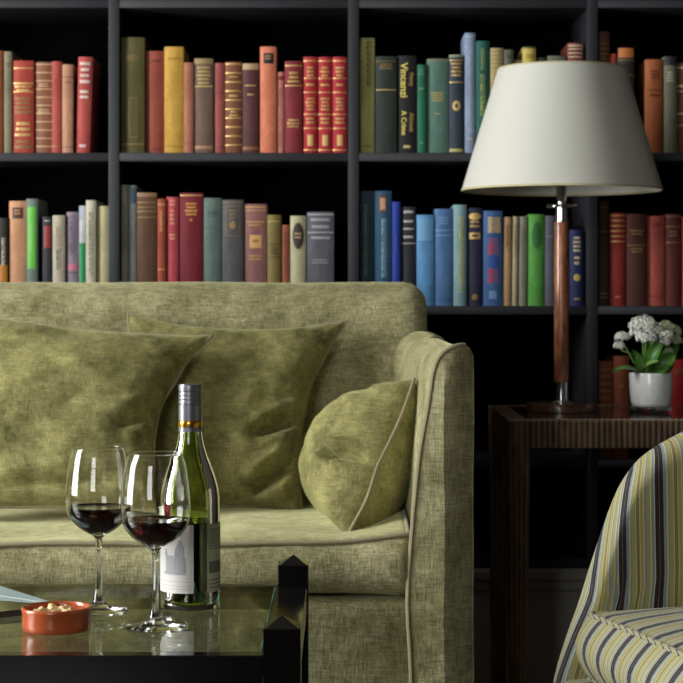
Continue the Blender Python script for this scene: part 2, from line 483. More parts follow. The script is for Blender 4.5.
UP, LO, BT = 1.1475, .8165, .4865
def gb(n, h, a=6, w_=.6):      # evenly spaced raised/gilt bands
    return [('b', a + (h - 2 * a) * i / (n - 1), a + (h - 2 * a) * i / (n - 1) + w_, 'gold') for i in range(n)]
W = (205, 205, 200); K = (18, 18, 20)
B = []
# ---- upper shelf, left bay
g = 'books on the upper shelf, left bay'
B += [
 (-6, 3.8, 51, UP, (146, 78, 36), 'dark orange book cut by the left photo edge on the upper shelf', [('t', 12, 2, 'dull')], 0, g),
 (4.6, 12.6, 52, UP, (136, 128, 100), 'slim grey-olive book beside the red gilt volume on the upper left shelf', [('t', 12, 2, (90, 84, 66)), ('t', 38, 1, (90, 84, 66))], 0, g),
 (13, 34, 61, UP, (176, 62, 46), 'red book covered in faded gold ornament on the upper left shelf', [('b', 7, 8, 'gold'), ('b', 22, 23.4, 'gold'), ('t', 26, 2, 'gold', .85, 2), ('t', 38, 4, 'dull', .8, 2.6), ('t', 63, 3, 'gold', .8, 3.2), ('t', 81, 2, 'dull', .85, 3), ('b', 30.5, 31.5, 'gold')], 0, g),
 (34.6, 52, 62, UP, (150, 96, 70), 'tan leather book with many fine gilt lines on the upper left shelf', [('b', 2 + i * 8.2, 2.9 + i * 8.2, (216, 186, 140)) for i in range(11)] + [('t', 22, 2, (216, 186, 140)), ('t', 48, 2, (216, 186, 140))], 0, g),
 (52.4, 62.4, 62, UP, (182, 78, 66), 'narrow plain coral red book between tan ones on the upper left shelf', [('b', 84, 85, 'dull')], 0, g),
 (62.8, 73.6, 65, UP, (196, 142, 112), 'narrow pale tan book left of the leaning pink one, upper left shelf', [('b', 12, 13, (120, 70, 50)), ('t', 18, 1, (120, 70, 50)), ('b', 82, 83, (120, 70, 50))], 0, g),
 (75.6, 90, 57, UP, (190, 76, 70), 'pinkish red book with white title leaning right on the upper left shelf', [('t', 7, 4, (235, 220, 210), .75, 3.4), ('t', 35, 2, (235, 220, 210), .7, 3), ('t', 89, 1, (235, 220, 210), .6, 3)], .03, g),
]
g = 'books on the upper shelf above the sofa middle'
B += [
 (121.5, 145, 38, UP, (88, 84, 40), 'tall wide dark olive book at the left end of the upper middle shelf', [('t', 18, 3, 'dull', .6), ('f', 60, 100, 'dull', .35, .7), ('b', 106, 107, 'dull')], 0, g),
 (145.4, 164, 51, UP, (156, 72, 52), 'plain brick brown book between dark olive and mustard yellow books', [('t', 10, 1, (90, 40, 30)), ('b', 98, 99, (90, 40, 30))], 0, g),
 (164.4, 183.6, 47, UP, (206, 160, 56), 'tall mustard yellow book on the upper shelf', [('t', 12, 1, (150, 108, 30)), ('b', 99, 100, (150, 108, 30))], 0, g),
 (184, 194, 63, UP, (178, 112, 84), 'slim light brown book right of the mustard yellow book', [('b', 80, 81, (120, 70, 50))], 0, g),
 (194.4, 213.2, 59, UP, (116, 92, 80), 'mottled grey-brown book with ragged top and tan title area, upper shelf', [('cap', 5, (150, 128, 84)), ('t', 9, 5, (206, 178, 108), .85, 2.2), ('b', 27, 28.2, (206, 178, 108)), ('b', 87, 90, (170, 128, 90))], 0, g),
 (213.6, 224.8, 63, UP, (166, 84, 78), 'slim dusty rose book beside the gilt lined brown one', [('t', 30, 1, (110, 50, 48)), ('b', 84, 85, (110, 50, 48))], 0, g),
 (225.2, 242, 62, UP, (132, 78, 48), 'brown leather book with five gilt panels on the upper shelf', [('b', 1.5 + i * 9, 2.6 + i * 9, 'gold') for i in range(10)] + [('t', 15, 1, 'gold'), ('t', 34, 1, 'gold', .7, 2), ('t', 50, 2, 'gold', .5, 2)], 0, g),
 (242.6, 259, 64, UP, (92, 50, 52), 'dark maroon book with torn pale head beside a salmon orange book', [('cap', 6, (176, 150, 110)), ('t', 22, 1, 'gold'), ('t', 31, 1, 'gold', .6), ('b', 83, 86, (140, 88, 56))], 0, g),
 (260.2, 276.4, 47, UP, (226, 128, 92), 'tall salmon orange book with a small black title label', [('p', 6.5, 17, K, .22, .82), ('t', 9.5, 2, (190, 150, 100), .45, 1.5)], 0, g),
 (276.6, 284, 72, UP, (224, 144, 126), 'short thin pink book tucked beside the tall salmon orange one', [('p', 4, 8, (150, 40, 44), .1, .9), ('v', 16, 74, (160, 80, 74), .5, .5)], 0, g),
 (284.8, 302.6, 61.5, UP, (136, 38, 44), 'dark crimson book with gold title left of the matching red set', [('b', 4, 5, 'gold'), ('t', 12, 3, 'gold', .7, 2.4), ('b', 24, 25, 'gold'), ('t', 59, 3, 'gold', .75, 1.8)], 0, g),
]
g3 = 'matching scarlet and gold bound set on the upper shelf'
for (a_, b_, s_) in ((303.2, 317.4, 'leftmost'), (318, 332.2, 'middle'), (332.8, 347, 'rightmost, beside the upright')):
    B.append((a_, b_, 57, UP, (186, 34, 46), 'scarlet gilt bound volume, %s of the matching three' % s_,
              [('b', 3.5, 4.6, 'gold'), ('t', 11, 3, 'gold', .62, 2.2), ('b', 21, 21.8, 'gold'), ('t', 28, 1, 'gold', .6, 2.4), ('b', 35, 35.8, 'gold'), ('t', 42, 4, 'gold', .66, 2), ('b', 57, 57.8, 'gold'), ('t', 62, 2, 'gold', .66, 2.2), ('b', 71, 71.8, 'gold'), ('p', 78, 89, 'gold', .3, .7), ('b', 92.5, 93.5, 'gold')], 0, g3))
g = 'books on the upper shelf left of the lampshade'
B += [
 (359.6, 374.6, 38, UP, (190, 188, 112), 'tall olive-yellow book with black vertical title on the upper shelf', [('v', 4, 50, (60, 58, 30), .62, .34), ('v', 22, 68, (176, 120, 70), .24, .2), ('t', 108, 1, (80, 76, 40), .5)], 0, g),
 (375.4, 396.6, 57, UP, (44, 54, 48), 'wide dark green book with thin gilt rules on the upper shelf', [('t', 8, 3, 'dull', .7, 1.2), ('b', 4.5, 5, 'dull'), ('b', 33, 33.8, 'gold')], 0, g),
 (397.4, 416.4, 56, UP, (30, 29, 33), 'black book with gold vertical lettering on the upper shelf', [('T', 'Vincenzi', 7, .0225, (226, 206, 96), .33), ('T', 'Penny', 17, .012, (186, 150, 86), .74), ('T', 'A Crime', 55, .0150, (226, 206, 96), .33), ('T', 'Almost', 57, .014, (186, 150, 86), .74), ('t', 91, 1, (226, 210, 140), .5, 3)], 0, g),
 (417.2, 426.4, 65, UP, (32, 112, 82), 'slim emerald green book right of the black and gold one', [('t', 5, 3, (90, 150, 120)), ('t', 24, 1, (130, 150, 90), .6, 2), ('t', 78, 1, (90, 150, 120), .5, 3)], 0, g),
 (426.9, 448.4, 59, UP, (88, 126, 114), 'wide sage grey-green book with gold title on the upper shelf', [('cap', 2.5, (120, 122, 96)), ('t', 34, 4, (196, 176, 106), .7, 1.5), ('t', 55, 1, (196, 176, 106), .35)], 0, g),
 (449, 463.6, 55, UP, (52, 66, 80), 'slate blue book with gold flower emblem on its spine', [('cap', 2.5, (140, 140, 120)), ('b', 5, 6, 'gold'), ('t', 9, 4, 'gold', .8, 2.2), ('b', 27, 28, 'gold'), ('e', 46, 56, 'gold', .55), ('e', 49, 53, (52, 66, 80), .25), ('b', 94, 97, (190, 176, 110))], 0, g),
 (464.6, 475.4, 33, UP, (140, 158, 190), 'tall narrow pale blue book left of the teal book', [('v', 14, 100, (178, 192, 214), .5, .35), ('b', 3, 4, (178, 192, 214)), ('t', 106, 1, (200, 196, 160), .5, 3)], 0, g),
 (476, 489.8, 41, UP, (26, 100, 88), 'teal green book with gilt vertical title partly behind the lampshade', [('v', 8, 28, (150, 160, 90), .5, .3), ('v', 34, 74, (170, 176, 96), .5, .4)], 0, g),
 (490.4, 503.4, 48, UP, (184, 164, 112), 'cream banded tan book just above the lampshade left shoulder', [('b', 3 + 4 * i, 3.8 + 4 * i, (130, 106, 60)) for i in range(5)], 0, g),
 (504, 513.6, 50, UP, (96, 100, 84), 'grey-green book top peeking over the lampshade left of centre', [('t', 6, 2, (60, 64, 50))], 0, g),
 (514, 522, 60, UP, (150, 132, 96), 'short beige book barely showing over the lampshade', [], 0, g),
 (522.6, 535.6, 47.5, UP, (212, 190, 92), 'yellow book with dark cap line showing above the lampshade', [('cap', 1.6, (120, 106, 60)), ('t', 8, 2, (150, 120, 50))], 0, g),
 (536, 547, 57.5, UP, (60, 62, 56), 'dark grey book top just over the lampshade', [], 0, g),
 (547.6, 566, 56, UP, (104, 112, 92), 'wide grey-green book low behind the lampshade top', [], 0, g),
 (568, 583, 43, UP, (128, 60, 48), 'red-brown book with cream bands standing above the lampshade', [('b', 2, 3.6, (206, 186, 160)), ('b', 5.5, 6.8, (206, 186, 160)), ('b', 9.6, 10.8, (206, 186, 160)), ('b', 13.5, 14.6, (206, 186, 160))], 0, g),
]
g = 'books on the upper shelf right of the lampshade'
B += [
 (598.6, 609, 32, UP, (98, 56, 34), 'tall dark brown book in the right bay above the lampshade', [('b', 12 + 5 * i, 12.7 + 5 * i, 'dull') for i in range(4)], 0, g),
 (609.6, 616.8, 54, UP, (196, 74, 40), 'thin orange-red book top at the lampshade right shoulder', [], 0, g),
 (617.4, 634, 48, UP, (50, 46, 44), 'black book with orange upper spine label right above the lampshade', [('p', 0.5, 10, (196, 118, 52), .04, .96), ('b', 12, 13, 'dull'), ('b', 27, 28, 'dull')], 0, g),
 (645, 662.6, 60, UP, (178, 98, 50), 'orange-brown book with dark title lines right of the lampshade', [('t', 12, 3, (100, 52, 26), .5, 1.8), ('b', 30, 31, (100, 52, 26)), ('t', 36, 1, (100, 52, 26), .6, 2)], 0, g),
 (663.4, 676.4, 57, UP, (126, 126, 106), 'grey mottled book with near-black head on the upper right shelf', [('cap', 9, (44, 44, 46)), ('t', 16, 4, (200, 196, 170), .6, 1.6)], 0, g),
 (677.2, 692, 63, UP, (110, 70, 44), 'brown leather book with cream bands at the upper right photo edge', [('b', 4, 5.5, (210, 180, 130)), ('b', 22, 24, (210, 180, 130)), ('b', 28, 29, (210, 180, 130)), ('b', 50, 51.5, (210, 180, 130)), ('b', 62, 63, (210, 180, 130))], 0, g),
]
g = 'books on the lower shelf behind the sofa, left bay'
B += [
 (-2, 8, 218, LO, (50, 46, 40), 'black and orange spined book at the left photo edge, lower shelf', [('v', 20, 46, (220, 216, 200), .6, .4), ('p', 47, 64, (190, 122, 40), 0.02, .98)], 0, g),
 (9, 26, 201, LO, (212, 154, 112), 'orange-tan book with dark framed label on the lower left shelf', [('p', 6.5, 17.5, (74, 48, 40), .2, .82), ('t', 9.5, 2, (212, 154, 112), .4, 1.8)], 0, g),
 (27, 38.4, 199, LO, (112, 134, 122), 'bright green and grey spined book on the lower left shelf', [('p', 8, 70, (104, 190, 70), .1, .86), ('v', 26, 52, (150, 214, 120), .5, .3)], 0, g),
 (43, 52.4, 217, LO, (58, 58, 66), 'dark grey book with red title block on the lower left shelf', [('p', 9, 31, (150, 52, 52), .15, .9), ('t', 4, 1, W)], 0, g),
 (53, 65.4, 215.5, LO, (196, 188, 164), 'off-white book with dark spine title on the lower left shelf', [('v', 12, 30, (150, 120, 100), .5, .4), ('v', 34, 54, (50, 48, 44), .5, .4)], 0, g),
 (66.4, 78.6, 212, LO, (148, 136, 150), 'lilac-grey patterned book on the lower left shelf', [('v', 4, 44, (80, 72, 92), .5, .5), ('p', 52, 58, (206, 110, 140), .1, .9), ('b', 60, 61, (80, 72, 92))], 0, g),
 (79.2, 85.8, 206, LO, (214, 216, 220), 'thin book, white above and emerald green below, lower left shelf', [('p', 37, 90, (24, 140, 84), .03, .97), ('p', 0, 14, (150, 170, 200), .03, .4)], 0, g),
 (86.4, 96.4, 200.5, LO, (206, 202, 176), 'cream book with dark vertical lettering on the lower left shelf', [('v', 12, 76, (90, 96, 80), .5, .45)], 0, g),
 (97, 108.6, 206, LO, (208, 200, 150), 'plain pale yellow book against the left upright on the lower shelf', [('b', 80, 81, (160, 150, 100))], 0, g),
]
g = 'books on the lower shelf behind the sofa middle'
B += [
 (121.4, 128, 185, LO, (164, 160, 136), 'thin beige book at the left end of the lower middle shelf', [('v', 20, 70, (110, 106, 86), .5, .4)], 0, g),
 (128.4, 136.4, 185.5, LO, (146, 152, 150), 'thin pale grey book with blue worn head on the lower middle shelf', [('p', 2, 18, (76, 102, 122), .3, .95)], 0, g),
 (137, 157, 193, LO, (98, 66, 44), 'wide dark brown ribbed leather book with frayed top, lower shelf', [('cap', 4, (140, 110, 76)), ('b', 9, 10, 'dull'), ('b', 14, 14.8, 'dull'), ('b', 18, 19, 'dull'), ('b', 24, 24.8, 'dull')], 0, g),
 (157.6, 166, 199, LO, (166, 76, 46), 'narrow rust orange book beside the pink-red one, lower shelf', [('b', 5, 6, (210, 160, 90)), ('v', 12, 32, (210, 160, 90), .5, .4), ('b', 70, 71, (210, 160, 90))], 0, g),
 (166.4, 178.6, 197, LO, (196, 72, 84), 'pinkish crimson book with small gold lettering on the lower shelf', [('t', 4, 2, (225, 160, 120), .6, 2), ('t', 14, 4, (225, 160, 120), .4, 2.4), ('t', 38, 2, (225, 160, 120), .6, 2)], 0, g),
 (180, 203, 193, LO, (122, 24, 38), 'wide burgundy book with gold title at its top, lower shelf', [('b', 2, 3, 'gold'), ('t', 11, 4, (220, 160, 80), .6, 2), ('t', 27, 1, (220, 160, 80), .15, 2)], 0, g),
 (203.6, 221.4, 198, LO, (98, 118, 112), 'plain grey-green book right of the burgundy one, lower shelf', [('t', 14, 2, (64, 82, 76), .7, 1.2), ('b', 18, 18.6, (64, 82, 76)), ('b', 30, 30.6, (64, 82, 76))], 0, g),
 (222.2, 243.4, 200, LO, (88, 88, 90), 'grey book with gilt framed emblem on the lower shelf', [('b', 2, 2.7, 'dull'), ('f', 6, 36, 'dull', .16, .86), ('t', 11, 3, 'dull', .4, 2), ('e', 21, 29, 'dull', .3)], 0, g),
 (244, 266.6, 204, LO, (146, 98, 96), 'mauve-brown book with gilt square ornament on the lower shelf', [('b', 2.5, 3.8, (206, 160, 96)), ('b', 6, 6.8, (206, 160, 96)), ('t', 18, 2, (206, 160, 96), .8, 1.8), ('p', 31, 44, (206, 160, 96), .25, .78), ('t', 37, 1, (146, 98, 96), .3, 2.6), ('t', 52, 2, (206, 160, 96), .6, 1.8)], 0, g),
 (267.4, 281, 215, LO, (136, 120, 62), 'olive gold book right of the mauve-brown one, lower shelf', [('b', 6, 7, (190, 166, 84)), ('b', 29, 30, (80, 70, 34)), ('t', 33, 3, (80, 70, 34), .6, 1.6), ('b', 42, 43, (80, 70, 34))], 0, g),
 (281.4, 290, 225, LO, (166, 92, 66), 'short narrow orange-brown book on the lower middle shelf', [('v', 8, 50, (120, 60, 44), .5, .5)], 0, g),
 (290.4, 306, 216, LO, (194, 188, 150), 'pale beige book with dark oval label on the lower shelf', [('e', 7, 33, (58, 44, 42), .72), ('t', 18, 2, (190, 160, 110), .5, 2)], 0, g),
 (307, 334, 212, LO, (98, 96, 108), 'thick slate grey book with silver lettering, rightmost above the sofa middle', [('b', 2, 3.2, (184, 184, 190)), ('t', 8, 1, (184, 184, 190), .75, 3), ('t', 15, 1, (184, 184, 190), .75, 3), ('b', 20, 21, (184, 184, 190)), ('t', 26, 1, (184, 184, 190), .8, 2.6), ('t', 48, 2, (160, 160, 170), .7, 1.6)], 0, g),
]
g = 'books on the lower shelf left of the lamp'
B += [
 (359.8, 374, 191, LO, (44, 74, 88), 'dark blue-green book against the upright above the sofa corner', [('v', 14, 84, (120, 130, 110), .45, .3)], 0, g),
 (374.6, 391.6, 191, LO, (36, 88, 122), 'blue book with a small portrait at the top of its spine', [('p', 4, 22, (88, 62, 56), .2, .72), ('p', 7, 19, (206, 160, 134), .32, .62), ('v', 28, 86, (150, 190, 190), .55, .34)], 0, g),
 (392.2, 400.4, 202, LO, (34, 62, 168), 'slim strong royal blue book on the lower shelf', [('v', 30, 50, (70, 96, 190), .5, .4)], 0, g),
 (401, 416, 207, LO, (50, 48, 58), 'black book with white title lines on the lower shelf', [('t', 5, 1, W, .8, 2.6), ('t', 14.5, 1, W, .7, 2.4), ('t', 22, 1, W, .8, 2), ('t', 30, 1, W, .75, 2.6), ('b', 36, 36.8, W)], 0, g),
 (416.6, 434.2, 215, LO, (92, 156, 212), 'bright sky blue book beside the sofa back corner', [('p', 4, 26, (110, 164, 206), .06, .94), ('b', 26.5, 27.2, (60, 110, 170))], 0, g),
 (434.8, 453, 209, LO, (78, 122, 172), 'medium denim blue book with faint title on the lower shelf', [('t', 9, 3, (120, 156, 196), .6, 1.6), ('b', 21, 22, (120, 156, 196)), ('b', 26, 27, (120, 156, 196)), ('b', 90, 91, (50, 84, 130))], 0, g),
 (453.4, 466.4, 205, LO, (134, 172, 180), 'pale blue-green book with yellow vertical lettering on the lower shelf', [('v', 12, 88, (206, 196, 84), .58, .4)], 0, g),
 (467, 482.6, 208, LO, (44, 46, 70), 'navy book with gold crest bands on the lower shelf', [('e', 5, 12, 'gold', .8), ('t', 14, 2, 'gold', .75, 2.4), ('p', 24.5, 31, 'gold', .15, .85), ('p', 26.5, 29, (44, 46, 70), .3, .7), ('e', 86, 92, 'dull', .4)], 0, g),
 (483.2, 502, 211, LO, (62, 102, 160), 'blue book with red diamond ornament on the lower shelf', [('p', 6, 22, (190, 166, 134), .22, .9), ('v', 6, 22, (90, 84, 96), .55, .25), ('v', 28, 44, (196, 50, 56), .5, .55), ('e', 44, 58, (40, 80, 150), .6), ('v', 58, 72, (196, 50, 56), .5, .55), ('b', 24, 25, (44, 74, 150)), ('p', 80, 88, (110, 150, 190), .3, .7)], .004, g),
 (502.6, 511, 217, LO, (194, 156, 112), 'slim tan book right of the blue and red book', [('v', 8, 30, (120, 80, 50), .5, .45)], .012, g),
 (512, 517.4, 216.5, LO, (188, 174, 140), 'very thin cream-tan book left of the greyish one', [('v', 8, 40, (120, 110, 84), .5, .5)], .014, g),
 (518, 526.6, 216.5, LO, (156, 148, 132), 'slim greyish beige book left of the bright green book', [('v', 12, 70, (120, 112, 100), .5, .4)], .012, g),
 (528, 543.8, 214.5, LO, (88, 168, 68), 'bright grass green book with dark oval beside the lamp column', [('e', 8, 34, (44, 104, 50), .6), ('p', 12, 30, (88, 168, 68), .46, .54)], .008, g),
 (544.4, 555.4, 216, LO, (92, 94, 106), 'dusty grey book just left of the lamp column, right of the green one', [('b', 20, 21, (120, 122, 132))], .008, g),
 (570, 583.6, 230, LO, (36, 48, 98), 'short navy book with gold ornaments right of the lamp column', [('t', 8, 4, (226, 206, 160), .6, 2.4), ('t', 28, 2, (226, 206, 160), .4, 3), ('e', 44, 51, (206, 176, 96), .5), ('t', 69, 1, (206, 176, 96), .5, 2)], 0, g),
]
g = 'books on the lower shelf right of the lamp'
B += [
 (598.6, 609, 201, LO, (84, 52, 32), 'dark brown ribbed book right of the second upright, lower shelf', [('b', 6, 7, 'dull'), ('b', 30, 31, 'dull'), ('b', 92, 93, 'dull'), ('b', 96, 97, 'dull')], 0, g),
 (609.8, 625.6, 213, LO, (150, 42, 34), 'deep red book with gold lines at top, lower right shelf', [('b', 2 + i * 5.2, 3 + i * 5.2, 'gold') for i in range(6)] + [('t', 84, 1, (220, 150, 130), .4, 1.6)], 0, g),
 (626.4, 646, 214, LO, (86, 44, 34), 'dark chocolate brown book with dull gilt title, lower right shelf', [('t', 17, 2, 'dull', .75, 1.8), ('b', 31, 31.8, 'dull'), ('t', 35, 2, 'dull', .7, 1.6)], 0, g),
 (647, 664.8, 216, LO, (186, 84, 72), 'salmon red book with dark thin title on the lower right shelf', [('t', 8, 2, (110, 36, 34), .6, 1.2), ('b', 17, 17.6, (110, 36, 34)), ('b', 22, 22.6, (110, 36, 34)), ('b', 80, 80.8, (110, 36, 34))], 0, g),
 (665.4, 681.6, 214, LO, (104, 44, 40), 'maroon brown leather book second from right, lower right shelf', [('b', 2, 3, 'dull'), ('b', 12, 13, 'dull'), ('t', 18, 2, 'dull', .6, 2), ('b', 28, 29, 'dull')], 0, g),
 (682, 695, 217, LO, (196, 62, 44), 'orange-red book cut by the right photo edge, lower shelf', [], 0, g),
]
g = 'books on the bottom shelf behind the side table'
B += [
 (598, 612.6, 361, BT, (130, 64, 34), 'rust brown book left of two behind the white flower pot', [('b', 8 + i * 7, 9 + i * 7, 'dull') for i in range(11)], 0, g),
 (613.2, 629, 356, BT, (136, 66, 36), 'taller rust brown book just left of the white flower pot', [('b', 12, 13, 'dull'), ('t', 30, 1, 'dull', .3, 3), ('b', 70, 71, 'dull')], 0, g),
 (670, 690, 360, BT, (186, 34, 36), 'bright red book right of the white flower pot', [('t', 10, 2, 'dull', .6, 2)], 0, g),
]
for (a_, b_, yt, zb, rgb, lab, det, lean, grp) in B:
    book(a_, b_, yt, zb, rgb, lab, det, lean, group=grp)

# ------------------------------------------------------------------ sofa
SX0, SX1 = -1.66, .207
sofa = empty('sofa', (-.73, 3.35, 0), 'olive green velvet sofa with piped arm standing before the bookcase', 'sofa')
so = sofa.location
def wob(p, amp, sc=3.0): return amp * noise.noise(Vector(p) * sc)
def rounded_block(x0, x1, y0, y1, z0, z1, r, nx, ny, nz, fn=None, e=None):
    """subdivided box with rounded edges; fn(p)->p deform"""
    bm = bmesh.new()
    verts = {}
    def V(i, j, k):
        key = (i, j, k)
        if key not in verts:
            # denser near the edges
            def mapc(t): return t
            p = Vector((x0 + (x1 - x0) * xs[i], y0 + (y1 - y0) * ys[j], z0 + (z1 - z0) * zs[k]))
            c = Vector((min(max(p.x, x0 + r), x1 - r), min(max(p.y, y0 + r), y1 - r), min(max(p.z, z0 + r), z1 - r)))
            dlt = p - c
            if dlt.length > 1e-9: p = c + dlt.normalized() * min(r, dlt.length if min(dlt.length, r) < r else r)
            if fn: p = fn(p)
            verts[key] = bm.verts.new(p)
        return verts[key]
    def axis(n, L_):
        q = min(.45, r / L_)
        a_ = [0, q * .12, q * .3, q * .6, q]
        mid = [q + (1 - 2 * q) * t / n for t in range(1, n)]
        return a_ + mid + [1 - v for v in reversed(a_)]
    xs, ys, zs = axis(nx, x1 - x0), axis(ny, y1 - y0), axis(nz, z1 - z0)
    nx, ny, nz = len(xs) - 1, len(ys) - 1, len(zs) - 1
    for i in range(nx):
        for j in range(ny):
            bm.faces.new((V(i, j, 0), V(i, j + 1, 0), V(i + 1, j + 1, 0), V(i + 1, j, 0)))
            bm.faces.new((V(i, j, nz), V(i + 1, j, nz), V(i + 1, j + 1, nz), V(i, j + 1, nz)))
    for i in range(nx):
        for k in range(nz):
            bm.faces.new((V(i, 0, k), V(i + 1, 0, k), V(i + 1, 0, k + 1), V(i, 0, k + 1)))
            bm.faces.new((V(i, ny, k), V(i, ny, k + 1), V(i + 1, ny, k + 1), V(i + 1, ny, k)))
    for j in range(ny):
        for k in range(nz):
            bm.faces.new((V(0, j, k), V(0, j, k + 1), V(0, j + 1, k + 1), V(0, j + 1, k)))
            bm.faces.new((V(nx, j, k), V(nx, j + 1, k), V(nx, j + 1, k + 1), V(nx, j, k + 1)))
    bm.verts.index_update()
    vs = [v.co.copy() for v in bm.verts]; fs = [[v.index for v in f.verts] for f in bm.faces]; bm.free()
    return MB().add(vs, fs)

def back_fn(p):
    q = p.copy(); t = (q.z - .3) / .56
    q.y += .10 * t
    q.y -= .030 * math.sin(PI * min(max(t, 0), 1)) * (1 if p.y < 3.6 else 0)
    q.y += wob(p, .006, 4) ; q.z += wob((p.x * 1.3, 3, 1), .002, 4)
    return q
rounded_block(SX0 + .04, .163, 3.5, 3.70, .12, .8645, .045, 60, 4, 24, back_fn).build('backrest', M_olive, sofa, so, sharp=PI)

# arm (right): loft of cross-sections along depth
front_sec = [(.110, .02), (.110, .12), (.1095, .25), (.104, .36), (.110, .457), (.1165, .53), (.124, .598), (.134, .6525), (.140, .690), (.1435, .715), (.150, .736), (.160, .750), (.175, .758), (.190, .761), (.200, .758), (.206, .748), (.2085, .73), (.2085, .6), (.2085, .45), (.2085, .3), (.2085, .15), (.2085, .02)]
back_sec = [(.100, .02), (.100, .12), (.096, .25), (.09, .36), (.088, .457), (.088, .53), (.088, .598), (.088, .65), (.089, .69), (.0935, .72), (.102, .742), (.1146, .7586), (.128, .768), (.145, .772), (.162, .770), (.180, .763), (.195, .74), (.2, .6), (.2, .45), (.2, .3), (.2, .15), (.2, .02)]
def lerp(a_, b_, t): return tuple(p + (q - p) * t for p, q in zip(a_, b_))
def inset(sec, d):
    cxs = sum(p[0] for p in sec) / len(sec)
    return [(p[0] + d * (1 if p[0] < .16 else -1) * (1 if p[1] > .1 else 0), p[1] - (.25 * d if p[1] > .68 else 0)) for p in sec]
def densify(sec, n=3):
    return [(v.x, v.y) for v in cr([(a_, b_, 0) for a_, b_ in sec], n)]
secs = []
for y, t, ins in ((3.66, 1, 0.02), (3.645, 1, .004), (3.60, 1, -.002), (3.56, 1, 0.002), (3.535, .97, .012), (3.51, .9, .017), (3.46, .8, .014), (3.38, .66, .009), (3.28, .5, .007), (3.18, .34, .007), (3.08, .17, .007), (3.03, .08, .008), (3.0, .02, .006), (2.985, 0, .001)):
    s_ = densify([lerp(a_, b_, t) for a_, b_ in zip(front_sec, back_sec)]); secs.append((y, inset(s_, ins)))
FY = 2.975
def capy(x, z):
    return FY + (8.5 * max(0, x - .158) ** 2 if x > .158 else 0) - .004
def arm_mesh(mirror=False):
    vs = []; fs = []; n = len(secs[0][1])
    allsec = []
    for y, s_ in secs: allsec.append([(p[0], y, p[1]) for p in s_])
    fr = densify(front_sec)
    # front panel rings closing to a vertical spine
    for sc_ in (1, .97, .9, .75, .5, .25, 0):
        ring = []
        for (x, z) in fr:
            xc = .160; zc = min(z, .70)
            xx = xc + (x - xc) * sc_; zz = zc + (z - zc) * sc_
            bul = 0 if sc_ > .98 else .006 * (1 - sc_)
            ring.append((xx, capy(xx, zz) - bul + (.004 if sc_ == 1 else 0), zz))
        allsec.append(ring)
    for i, s_ in enumerate(allsec):
        for (x, y, z) in s_:
            x += wob((x * 2, y, z), .0022, 7) if z > .1 else 0
            z += wob((y, x, z + 5), .0022, 9) if z > .7 else 0
            if mirror: x = SX0 + SX1 - x
            vs.append((x, y, z))
    for i in range(len(allsec) - 1):
        for k in range(n - 1): fs.append((i * n + k, i * n + k + 1, (i + 1) * n + k + 1, (i + 1) * n + k))
    return MB().add(vs, fs), fr
for mir in (False, True):
    m, fr = arm_mesh(mir)
    arm = m.build('arm', M_olive, sofa, so, sharp=PI)
    pts = []
    for (x, z) in fr:
        if z < .03 or (x > .196): continue
        xx = x if not mir else SX0 + SX1 - x
        pts.append((xx, capy(x, z) + .004 - .002, z))
    MB().tube(pts, .0042, 8).build('piping', M_pipe, arm, so)

# seat base and seat cushion
def base_fn(p):
    q = p.copy(); q.y += wob((p.x, 0, p.z), .006, 5); return q
rounded_block(SX0 + .1, .124, 2.985, 3.6, .1, .362, .022, 50, 6, 8, base_fn).build('seat_base', M_olive, sofa, so, sharp=PI)
CXc = -.70
def seat_fn(p):
    q = p.copy()
    ex = max(0.0, (p.x - (-.25)) / .355)
    if p.z > .41:
        q.z += .017 * math.sin(PI * min(max((p.y - 2.98) / .55, 0), 1)) * (.6 + .4 * math.sin(p.x * 4 + 1))
        q.z += .014 * max(0, (p.x - -.08) / .18) ** 2 if p.x > -.08 else 0
    else:
        q.z += .004 * math.sin(p.x * 5)
        if p.x > 0: q.z -= .008 * (p.x / .1)
    if p.y < 3.02:
        t = (p.z - .37) / .075
        q.y -= .014 * math.sin(PI * min(max(t, 0), 1)) + wob((p.x, 0, p.z * 2), .006, 9)
    q.z += wob(p, .005, 8)
    return q
sm = rounded_block(SX0 + .13, .108, 2.982, 3.56, .370, .450, .017, 90, 24, 6, seat_fn)
seat = sm.build('seat_cushion', M_olive, sofa, so, sharp=PI)
for zz, yy in ((.4465, 2.984),):
    pts = []
    for k in range(161):
        x = SX0 + .14 + (.104 - SX0 - .14) * k / 160
        p = seat_fn(Vector((x, yy, zz)))
        p.y = min(p.y, 2.984) ; p.z += .001; pts.append(p)
    for k in range(1, 14):
        p = seat_fn(Vector((.1045, yy + .03 * k, zz))); pts.append(p)
    MB().tube(pts, .0034, 8).build('piping', M_pipe, seat, so)

